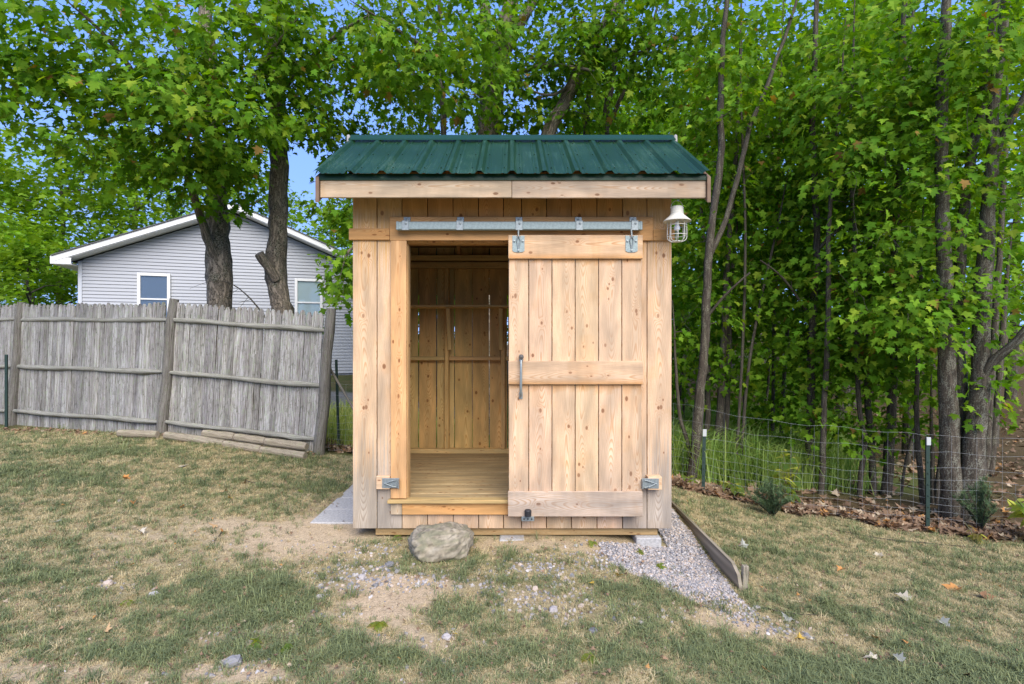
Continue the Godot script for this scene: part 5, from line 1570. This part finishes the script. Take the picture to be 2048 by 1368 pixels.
func make_gravel() -> void:
	var shapes := [pebble(1.3), pebble(4.1), pebble(8.8)]
	var xf := [[], [], []]
	var cols := [[], [], []]
	var add := func(x: float, z: float, s: float, up: float) -> void:
		var w := rng.randi() % 3
		var b := Basis.from_euler(Vector3(rf(-0.7, 0.7), rf(0, TAU), rf(-0.7, 0.7))).scaled(Vector3(s, s, s))
		xf[w].append(Transform3D(b, Vector3(x, gh(x, z) + up, z)))
		cols[w].append(pebble_color())
	for k in 48000:
		var x := rf(0.5, 1.75)
		var z := rf(-5.8, -2.95)
		var p := pad(x, z)
		if p <= 0.0 or rng.randf() > p or shed_foot(x, z): continue
		if absf(x - 1.51) < 0.035 and z < -3.55: continue
		add.call(x, z, rf(0.006, 0.0125), rf(0.0, 0.016) if p > 0.95 else rf(0.0, 0.006))
	for b in STONY:
		for k in int(600.0 * b[2] * b[3] * 3.2 * b[4]) * 2:
			var x: float = b[0] + rng.randfn() * b[2] * 0.75
			var z: float = b[1] + rng.randfn() * b[3] * 0.75
			if shed_foot(x, z) or pad(x, z) > 0.5: continue
			add.call(x, z, rf(0.005, 0.0155) * (1.0 if rng.randf() < 0.93 else 1.5), 0.002)
	for k in 1100:
		var x := rf(-3.2, 2.0)
		var z := rf(-4.1, -2.0)
		if rng.randf() < 0.35 + mask(SAND, x, z): add.call(x, z, rf(0.003, 0.010), 0.001)
	for k in 9000:
		var x := rf(-3.4, 2.2)
		var z := rf(-4.8, -2.0)
		if rng.randf() < mask(SAND, x, z) * 0.9 and not shed_foot(x, z):
			add.call(x, z, rf(0.0015, 0.0045), 0.0)
			for w in 3:
				if cols[w].size() == xf[w].size() and cols[w].size() and (xf[w][-1] as Transform3D).origin.x == x: cols[w][-1] = Color(0.52, 0.40, 0.28) * rf(0.6, 1.1)
	var o := base("gravel", Vector3.ZERO, "grey and tan crushed stone spilling from the shed's right side onto the lawn", "gravel")
	o.set_meta("kind", "stuff")
	for w in 3: scatter("stones", shapes[w], M.tint, xf[w], cols[w], o)
	# single larger stones one can pick out
	var S := [["pale stone alone in the sandy patch left of the boulder", -1.12, -3.16, .035], ["flat grey stone low in the dark grass left of the middle", -2.42, -3.24, .045], ["pair-sized tan stone in the grass near the left edge", -2.08, -3.14, .04], ["whitish stone on bare soil below the boulder", -.95, -3.42, .04], ["large flat stone at the bottom edge left of the middle", -1.30, -2.52, .055], ["grey stone near the bottom edge in line with the boulder", -.33, -2.74, .036], ["pale stone just below the door handle's side of the scatter", .23, -3.02, .042], ["grey stone in the thin grass below the floor guide", .42, -2.80, .034], ["blue-grey stone at the tip of the edging board", 1.53, -3.38, .03], ["tan stone beyond the toe of the gravel", 1.68, -3.08, .034], ["small white stone on the dry grass at far left", -3.35, -4.62, .03], ["long pale stone half sunk in the soil left of the boulder", -.82, -3.62, .048]]
	for s in S:
		var st := begin()
		lump(st, Vector3(1.0, 0.6, 0.8) * s[3] * 0.72, 0.35, s[1] * 9.0, 8, 12, 0.15)
		var c := pebble_color()
		var q := put("stone", st.commit(), simple(lin(c.r, c.g, c.b), 0.95), self, Vector3(s[1], gh(s[1], s[2]) + s[3] * 0.2, s[2]), Vector3(0, rf(0, TAU), 0))
		tag(q, s[0], "stone", "larger stones on the lawn")

func tuft(blades: int, h: float, spread: float, width: float, seed_: int) -> ArrayMesh:
	var st := begin()
	var r := RandomNumberGenerator.new()
	r.seed = seed_
	for k in blades:
		var a := r.randf() * TAU
		var o := Vector3(r.randf_range(-1, 1), 0, r.randf_range(-1, 1)) * spread
		var dir := Vector3(cos(a), 0, sin(a))
		var bend := r.randf_range(0.4, 1.5)
		var l := h * r.randf_range(0.6, 1.25)
		var w := dir.cross(Vector3.UP) * width * r.randf_range(0.7, 1.2)
		var m := o + dir * l * 0.28 * bend + Vector3(0, l * 0.55, 0)
		var e := o + dir * l * 0.85 * bend + Vector3(0, l * (0.95 - 0.38 * bend), 0)
		tri(st, o - w, o + w, m + w * 0.8, Vector3.UP)
		tri(st, o - w, m + w * 0.8, m - w * 0.8, Vector3.UP)
		tri(st, m - w * 0.8, m + w * 0.8, e, Vector3.UP)
	return st.commit()

func make_grass() -> void:
	var shapes := [tuft(8, 0.038, 0.024, 0.0014, 1), tuft(7, 0.046, 0.02, 0.0015, 2), tuft(9, 0.028, 0.032, 0.0015, 3), tuft(12, 0.085, 0.022, 0.0017, 4)]
	var xf := [[], [], [], []]
	var cols := [[], [], [], []]
	for k in 230000:
		var d := 1.75 * pow(5.6, rng.randf())
		var x := rf(-1.0, 1.0) * (0.97 * d + 0.9)
		var z := -d
		if shed_foot(x, z) or (x > -1.66 and x < -1.2 and d > 4.38 and d < 5.85): continue
		if behind_fence(x, z) or (x > -1.3 and x < 1.5 and d > 4.1): continue
		var w := in_wood(x, z)
		if w > 0.35: continue
		var pd := pad(x, z)
		if pd > 0.2 and rng.randf() > 0.015: continue
		var sand := mask(SAND, x, z) + 0.5 * noise.get_noise_2d(x * 9.0 + 40.0, z * 9.0)
		var stony := mask(STONY, x, z)
		var green := mask(GREEN, x, z) * 0.75 + 0.8 * noise.get_noise_2d(x * 5.0 + 11.0, z * 5.0) + 0.5 * noise.get_noise_2d(x * 14.0, z * 14.0 + 5.0) + 0.3 * noise.get_noise_2d(x * 1.2 + 70.0, z * 1.2)
		if rng.randf() < clampf(sand * 1.35, 0, 0.97) - 0.25 * green: continue
		if rng.randf() < stony * 0.95: continue
		var v := rng.randi() % 3
		if noise.get_noise_2d(x * 3.0 + 90.0, z * 3.0) > 0.12 and rng.randf() < 0.05: v = 3
		var g := rng.randf() < clampf(green * 1.05 + 0.20, 0.05, 0.95)
		var s := rf(0.5, 1.05) * (1.1 if g else 0.85) * (1.0 + 0.35 * clampf(green, 0, 1))
		var c: Color
		if g:
			c = Color(0.095, 0.128, 0.055).lerp(Color(0.25, 0.28, 0.11), rng.randf())
		else:
			c = Color(0.68, 0.56, 0.31).lerp(Color(0.36, 0.295, 0.145), rng.randf())
		var far := 1.0 + 0.10 * maxf(0.0, d - 3.0)
		s *= far
		xf[v].append(Transform3D(Basis(Vector3.UP, rf(0, TAU)).scaled(Vector3(s, s * (1.0 if g else 0.7), s)), Vector3(x, gh(x, z) - 0.002, z)))
		cols[v].append(c)
	var o := base("grass", Vector3.ZERO, "short half-dry grass of the lawn, green in patches", "grass")
	o.set_meta("kind", "stuff")
	for w in 4: scatter("blades", shapes[w], M.dry, xf[w], cols[w], o)

func make_field() -> void:
	var tall := [tuft(10, 0.55, 0.10, 0.006, 11), tuft(9, 0.7, 0.12, 0.007, 12)]
	var xf := [[], []]
	var cols := [[], []]
	for k in 7600:
		var d := rf(6.3, 14.5)
		var x := rf(1.2, 2.5 + 0.52 * d)
		if rng.randf() > 1.0 - ss(0.42 * d, 0.58 * d + 0.8, x): continue
		var s := rf(0.6, 1.15)
		var v := k % 2
		xf[v].append(Transform3D(Basis(Vector3.UP, rf(0, TAU)).scaled(Vector3(s, s * rf(0.8, 1.2), s)), Vector3(x, gh(x, -d), -d)))
		cols[v].append(Color(0.22, 0.38, 0.09).lerp(Color(0.40, 0.50, 0.15), rng.randf()))
	for k in 900:                                                     # weeds in the gap left of the shed
		var x := rf(-3.2, -0.6)
		var d := rf(7.2, 9.6)
		var s := rf(0.3, 0.75)
		xf[k % 2].append(Transform3D(Basis(Vector3.UP, rf(0, TAU)).scaled(Vector3(s, s, s)), Vector3(x, gh(x, -d), -d)))
		cols[k % 2].append(Color(0.30, 0.42, 0.12).lerp(Color(0.52, 0.54, 0.20), rng.randf()))
	var o := base("field_grass", Vector3.ZERO, "tall green meadow grass and weeds behind the saplings and the wire fence", "grass")
	o.set_meta("kind", "stuff")
	for w in 2: scatter("blades", tall[w], M.leaf, xf[w], cols[w], o)

func make_litter() -> void:
	var curled := [maple_leaf(1.0, 0.35, 0.5), maple_leaf(1.0, -0.3, -0.35), maple_leaf(1.0, 0.1, 0.7)]
	var xf := [[], [], []]
	var cols := [[], [], []]
	var lay := func(x: float, z: float, s: float) -> void:
		var w := rng.randi() % 3
		var b := Basis.from_euler(Vector3(rf(-0.5, 0.5), rf(0, TAU), rf(-0.5, 0.5))).scaled(Vector3(s, s, s))
		xf[w].append(Transform3D(b, Vector3(x, gh(x, z) + 0.012 + rf(0, 0.02), z)))
		var p := rng.randf()
		var c := Color(0.14, 0.085, 0.05).lerp(Color(0.30, 0.19, 0.11), rng.randf())
		if p < 0.12: c = Color(0.42, 0.33, 0.22)
		elif p < 0.16: c = Color(0.45, 0.22, 0.06)
		cols[w].append(c)
	for k in 2300:
		var x := rf(1.55, 6.5)
		var d := wood_line(x) + 0.10 + absf(rng.randfn()) * 0.26
		lay.call(x, -d, rf(0.04, 0.10))
	for k in 3200:
		var d := rf(5.2, 17.0)
		var x := rf(1.6, 3.0 + d * 1.0)
		if in_wood(x, -d) < 0.6: continue
		lay.call(x, -d, rf(0.06, 0.12))
	for k in 260:
		var s := -7.4 + rng.randf() * 5.0
		lay.call(s, -6.68 - 0.19 * (-s - 2.385) + rf(-0.03, 0.14), rf(0.03, 0.06))
	for k in 700: lay.call(rf(-3.0, -1.0), -rf(6.95, 7.6), rf(0.04, 0.08))
	for k in 2600:                                                    # crumbs of leaf blown over the lawn
		var d := 1.8 * pow(3.6, rng.randf())
		var x := rf(-1.0, 1.0) * (0.97 * d + 0.5)
		if shed_foot(x, -d) or behind_fence(x, -d) or (x > -1.3 and x < 1.5 and d > 4.1): continue
		lay.call(x, -d, rf(0.008, 0.026))
	var o := base("leaf_litter", Vector3.ZERO, "brown dead leaves drifted along the edge of the wood", "leaf litter")
	o.set_meta("kind", "stuff")
	for w in 3: scatter("dead_leaves", curled[w], M.dry, xf[w], cols[w], o)

# a small cedar: many upright feathery sprigs round a stem
func cedar(label: String, x: float, d: float, h: float, wide: float) -> void:
	var o := base("dwarf_evergreen", Vector3(x, gh(x, -d), -d), label, "shrub", "small evergreens at the lawn's edge")
	put("stem", tube([[0, -0.03, 0, 0.012], [0.01, h * 0.5, 0, 0.008], [0, h * 0.9, 0, 0.003]], 6), M.bark1, o)
	var sprig := tuft(9, 0.06, 0.008, 0.0018, 21)
	var xf := []
	var cols := []
	for k in 26:
		var a := rf(0, TAU)
		var out := rf(0.1, 1.0)
		var tip := Vector3(cos(a) * wide * out * rf(0.8, 1.5), h * (1.12 - 0.62 * out) * rf(0.75, 1.1), sin(a) * wide * out * rf(0.8, 1.5))
		var bend := Vector3(tip.x * 0.45, tip.y * 0.62, tip.z * 0.45)
		put("stem", tube([[0, 0.01, 0, 0.005], [bend.x, bend.y, bend.z, 0.004], [tip.x, tip.y, tip.z, 0.0015]], 5), M.bark1, o)
		var tone := rf(0.0, 1.0)
		for q in 26:
			var f := rf(0.25, 1.0)
			var p := Vector3.ZERO.lerp(bend, f / 0.6) if f < 0.6 else bend.lerp(tip, (f - 0.6) / 0.4)
			var s := rf(0.6, 1.25)
			var b := (Basis(Vector3(sin(a), 0, -cos(a)), -rf(0.2, 1.1)) * Basis(Vector3.UP, rf(0, TAU)) * Basis(Vector3.RIGHT, rf(-0.6, 0.6))).scaled(Vector3(s, s, s))
			xf.append(Transform3D(b, p))
			cols.append(Color(0.05, 0.10, 0.04).lerp(Color(0.13, 0.20, 0.08), clampf(tone + rf(-0.3, 0.3), 0, 1)) if rng.randf() > 0.06 else Color(0.22, 0.14, 0.07))
	scatter("foliage", sprig, M.dry, xf, cols, o)

func oval_leaf() -> ArrayMesh:
	var st := begin()
	var pr := [[0.0, 0.0], [0.16, 0.12], [0.27, 0.34], [0.28, 0.58], [0.19, 0.82], [0.0, 1.05]]
	for s in [-1.0, 1.0]:
		for i in 5:
			var a := Vector3(pr[i][0] * s, 0.35 * pr[i][0] - 0.3 * pr[i][1] * pr[i][1], pr[i][1])
			var b := Vector3(pr[i + 1][0] * s, 0.35 * pr[i + 1][0] - 0.3 * pr[i + 1][1] * pr[i + 1][1], pr[i + 1][1])
			var c := Vector3(0, -0.3 * pr[i][1] * pr[i][1], pr[i][1])
			var e := Vector3(0, -0.3 * pr[i + 1][1] * pr[i + 1][1], pr[i + 1][1])
			tri(st, c, a, b, Vector3.UP); tri(st, c, b, e, Vector3.UP)
	return st.commit()

func leafy_plant(label: String, x: float, d: float, h: float, wide: float, n: int, size: float, tint: Color, group: String, called := "leafy_plant") -> void:
	var o := base(called, Vector3(x, gh(x, -d), -d), label, "plant", group)
	var mesh := oval_leaf()
	var tips := []
	for k in maxi(1, int(n / 7.0)):
		var a := rf(0, TAU)
		var e := Vector3(cos(a) * wide * rf(0.2, 0.8), h * rf(0.6, 1.0), sin(a) * wide * rf(0.2, 0.8))
		if h > 0.12: put("stem", tube([[0, -0.02, 0, 0.006], [e.x * 0.4, e.y * 0.6, e.z * 0.4, 0.005], [e.x, e.y, e.z, 0.003]], 5), simple(lin(0.10, 0.10, 0.05), 0.9), o)
		tips.append(e)
	for k in n:
		var e: Vector3 = tips[k % tips.size()]
		var f := rf(0.25, 1.0)
		var p := Vector3(e.x * f * f, e.y * f, e.z * f * f)
		var a := rf(0, TAU)
		var j := rf(0.75, 1.25)
		var s := size * rf(0.6, 1.2)
		var m := StandardMaterial3D.new()
		var key := "plant%d_%d" % [int(tint.g * 1000), k % 3]
		if not M.has(key):
			m = M.leaf.duplicate()
			m.vertex_color_use_as_albedo = false
			m.albedo_color = lin(tint.r * j * 0.65, tint.g * j * 0.65, tint.b * j * 0.65)
			M[key] = m
		var q := put("leaf", mesh, M[key], o, p, Vector3(rf(-0.2, 0.7), a, rf(-0.4, 0.4)))
		q.scale = Vector3(s, s, s)

func make_plants() -> void:
	cedar("small round evergreen shrub in the leaf litter behind the edging board", 2.52, 5.22, 0.34, 0.22)
	cedar("small upright evergreen at the foot of the lichen-spotted maple", 4.38, 5.05, 0.50, 0.20)
	var dk := Color(0.06, 0.16, 0.05)
	leafy_plant("broad-leaved plant at the right edge beside the upright evergreen", 4.62, 4.72, 0.48, 0.36, 56, 0.13, Color(0.10, 0.24, 0.06), "wild plants at the edge of the wood")
	leafy_plant("dark broad-leaved plant growing behind the round evergreen", 2.95, 5.75, 0.62, 0.30, 44, 0.14, dk, "wild plants at the edge of the wood")
	leafy_plant("low dark-leaved plant between the first stake and the round evergreen", 2.42, 5.75, 0.24, 0.30, 34, 0.10, dk, "wild plants at the edge of the wood")
	leafy_plant("light green seedling at the far end of the edging board", 2.0, 5.95, 0.18, 0.18, 20, 0.07, Color(0.16, 0.30, 0.05), "wild plants at the edge of the wood")
	leafy_plant("straggly brown-stemmed plant below the capped stake", 4.1, 4.78, 0.16, 0.22, 18, 0.06, Color(0.16, 0.12, 0.07), "wild plants at the edge of the wood")
	var lt := Color(0.10, 0.19, 0.055)
	for w in [["broad-leaved weed at the bottom left of the bare soil", -1.27, -2.64], ["flat weed rosette just right of the bottom left weed", -1.08, -2.62], ["pale weed in the dark grass at the lower left", -2.12, -3.02], ["small weed in the soil below the boulder", -.72, -2.83], ["weed sprouting through the gravel by the corner block", .93, -3.98], ["single green weed under the sliding door", .62, -4.0], ["tiny weed tuft in the gravel under the latch", 1.03, -3.72], ["small weed at the bottom edge right of the middle", .38, -2.52], ["green seedling under the shed beside the boulder", -.86, -4.1]]:
		leafy_plant(w[0], w[1], -w[2], 0.05, 0.06, 9, 0.055, lt, "weeds on the lawn", "weed")
	# leafless branch leaning from the grey trunk over the fence
	var b := base("bare_branch", Vector3(-3.85, 1.95, -8.5), "thin leafless branch between the two trunks above the fence", "branch")
	put("main_stem", tube(smooth([[0.0, -0.1, 0, 0.014], [-0.25, 0.22, 0, 0.011], [-0.55, 0.46, 0, 0.008], [-0.85, 0.50, 0.05, 0.004], [-1.15, 0.38, 0.1, 0.002]], 3), 6), M.bark1, b)
	for q in [[-0.25, 0.22, -0.62, 0.16], [-0.45, 0.38, -0.80, 0.22], [-0.55, 0.46, -0.70, 0.62], [-0.3, 0.25, -0.5, 0.02], [-0.7, 0.48, -0.95, 0.60]]:
		put("side_twig", tube(smooth([[q[0], q[1], 0, 0.004], [(q[0] + q[2]) * 0.5, (q[1] + q[3]) * 0.5 - 0.03, 0.03, 0.003], [q[2], q[3], 0.05, 0.0015]], 2), 5), M.bark1, b)

func make_fallen() -> void:
	var curled := [maple_leaf(1.0, 0.5, 0.6), maple_leaf(1.0, -0.35, -0.4), maple_leaf(1.0, 0.15, 0.9)]
	var tan_ := Color(0.42, 0.27, 0.13)
	var rust := Color(0.48, 0.22, 0.06)
	var pale := Color(0.50, 0.44, 0.33)
	var yel := Color(0.60, 0.38, 0.04)
	var silver := Color(0.33, 0.33, 0.27)
	var F := [
		["crumpled brown leaf lying in a heap with another at the far right of the lawn", 3.10, -3.75, .17, rust], ["dark brown leaf on top of the heap at the far right", 3.16, -3.66, .15, Color(0.25, 0.13, 0.06)],
		["pale star-shaped maple leaf on the right lawn", 2.56, -3.50, .11, pale], ["silvery small leaf on the right lawn below the pale star-shaped one", 2.58, -3.26, .09, silver],
		["orange leaf standing on edge, third down on the right lawn", 2.03, -3.05, .08, rust], ["white curled leaf right of the edging board's tip", 1.67, -3.23, .09, silver], ["golden leaf below the white curled one", 1.60, -3.02, .08, yel],
		["rust-brown curled leaf near the lower right", 2.20, -2.99, .085, rust], ["light tan leaf, left one of a pair at the lower right", 1.90, -2.82, .08, pale], ["whitish leaf, right one of a pair at the lower right", 2.01, -2.79, .08, silver], ["large tan curled leaf at the lower right, below the rust-brown one", 2.27, -2.70, .09, tan_],
		["silver upright leaf at the right bottom edge", 2.48, -2.62, .07, silver], ["small orange leaf near the bottom edge right of the gravel", 1.25, -2.62, .06, rust], ["grey-green leaf on dry grass beyond the edging board", 1.82, -4.25, .10, silver], ["orange leaf in the middle of the right lawn", 2.42, -3.95, .08, rust], ["pale leaf close to the wood edge on the right lawn", 2.95, -4.35, .09, pale],
		["tan leaf in the middle of the left lawn", -2.66, -4.98, .09, tan_], ["yellow leaf just below the tan one on the left lawn", -2.52, -4.86, .06, yel], ["rust leaf on the left lawn, right of the middle twig", -2.77, -4.57, .08, rust], ["orange leaf at the left of the lawn's middle", -3.20, -4.58, .08, rust],
		["pinkish tan leaf at the edge of the sandy patch", -2.30, -4.22, .09, tan_], ["brown leaf touching the sandy patch", -2.20, -4.10, .08, rust], ["pale leaf left of the sandy patch", -2.77, -4.02, .09, pale], ["bluish-grey leaf near the left edge of the lawn", -3.43, -4.11, .10, silver],
		["big tan leaf far left by the fence", -6.70, -7.30, .15, tan_], ["pale leaf high on the left lawn", -3.47, -5.66, .10, pale], ["orange-brown leaf left of the pale high one", -3.70, -5.14, .10, rust], ["greenish leaf on bare earth near the paving slabs", -2.05, -5.18, .09, Color(0.25, 0.30, 0.08)], ["two-tone tan leaf above the bare earth", -2.62, -5.28, .11, tan_],
		["bright yellow leaf on the soil near the bottom middle", -.29, -2.75, .045, yel], ["golden leaf at the edge of the gravel below the door", .69, -3.47, .07, yel], ["small yellow leaf on the grass below the door", .50, -3.36, .05, yel], ["brown leaf at the bottom left corner", -2.05, -2.72, .06, tan_]]
	for f in F:
		var m := simple(lin(f[4].r, f[4].g, f[4].b), 0.85)
		var o := put("fallen_leaf", curled[rng.randi() % 3], m, self, Vector3(f[1], gh(f[1], f[2]) + 0.022, f[2]), Vector3(rf(-0.45, 0.45), rf(0, TAU), rf(-0.45, 0.45)))
		var s: float = f[3] * 0.76
		o.scale = Vector3(s, s, s)
		tag(o, f[0], "leaf", "fallen leaves on the lawn")
	for t in [["thin grey twig on the left lawn", -2.55, -5.35, 0.34, 0.3], ["curved twig left of the sandy patch", -2.18, -4.0, 0.28, 1.3], ["pale twig right of the edging board's tip", 1.72, -3.32, 0.34, 0.35], ["long dark stick along the edge of the leaf litter", 3.45, -4.72, 1.1, 0.3], ["pale twig on the right lawn", 2.15, -3.36, 0.3, -0.2]]:
		var l: float = t[3]
		var a: float = t[4]
		var pts := []
		for k in 6:
			var f := k / 5.0 - 0.5
			var x: float = t[1] + cos(a) * l * f + 0.03 * sin(k * 1.5) * l
			var z: float = t[2] + sin(a) * l * f + 0.06 * sin(k * 0.9) * l
			pts.append([x - t[1], gh(x, z) + 0.010 - gh(t[1], t[2]), z - t[2], 0.005 - 0.0006 * k])
		var o := put("twig", tube(pts, 6, 0.0, true, 0.5), M.bark1, self, Vector3(t[1], gh(t[1], t[2]) + 0.004, t[2]))
		tag(o, t[0], "twig", "twigs on the lawn")
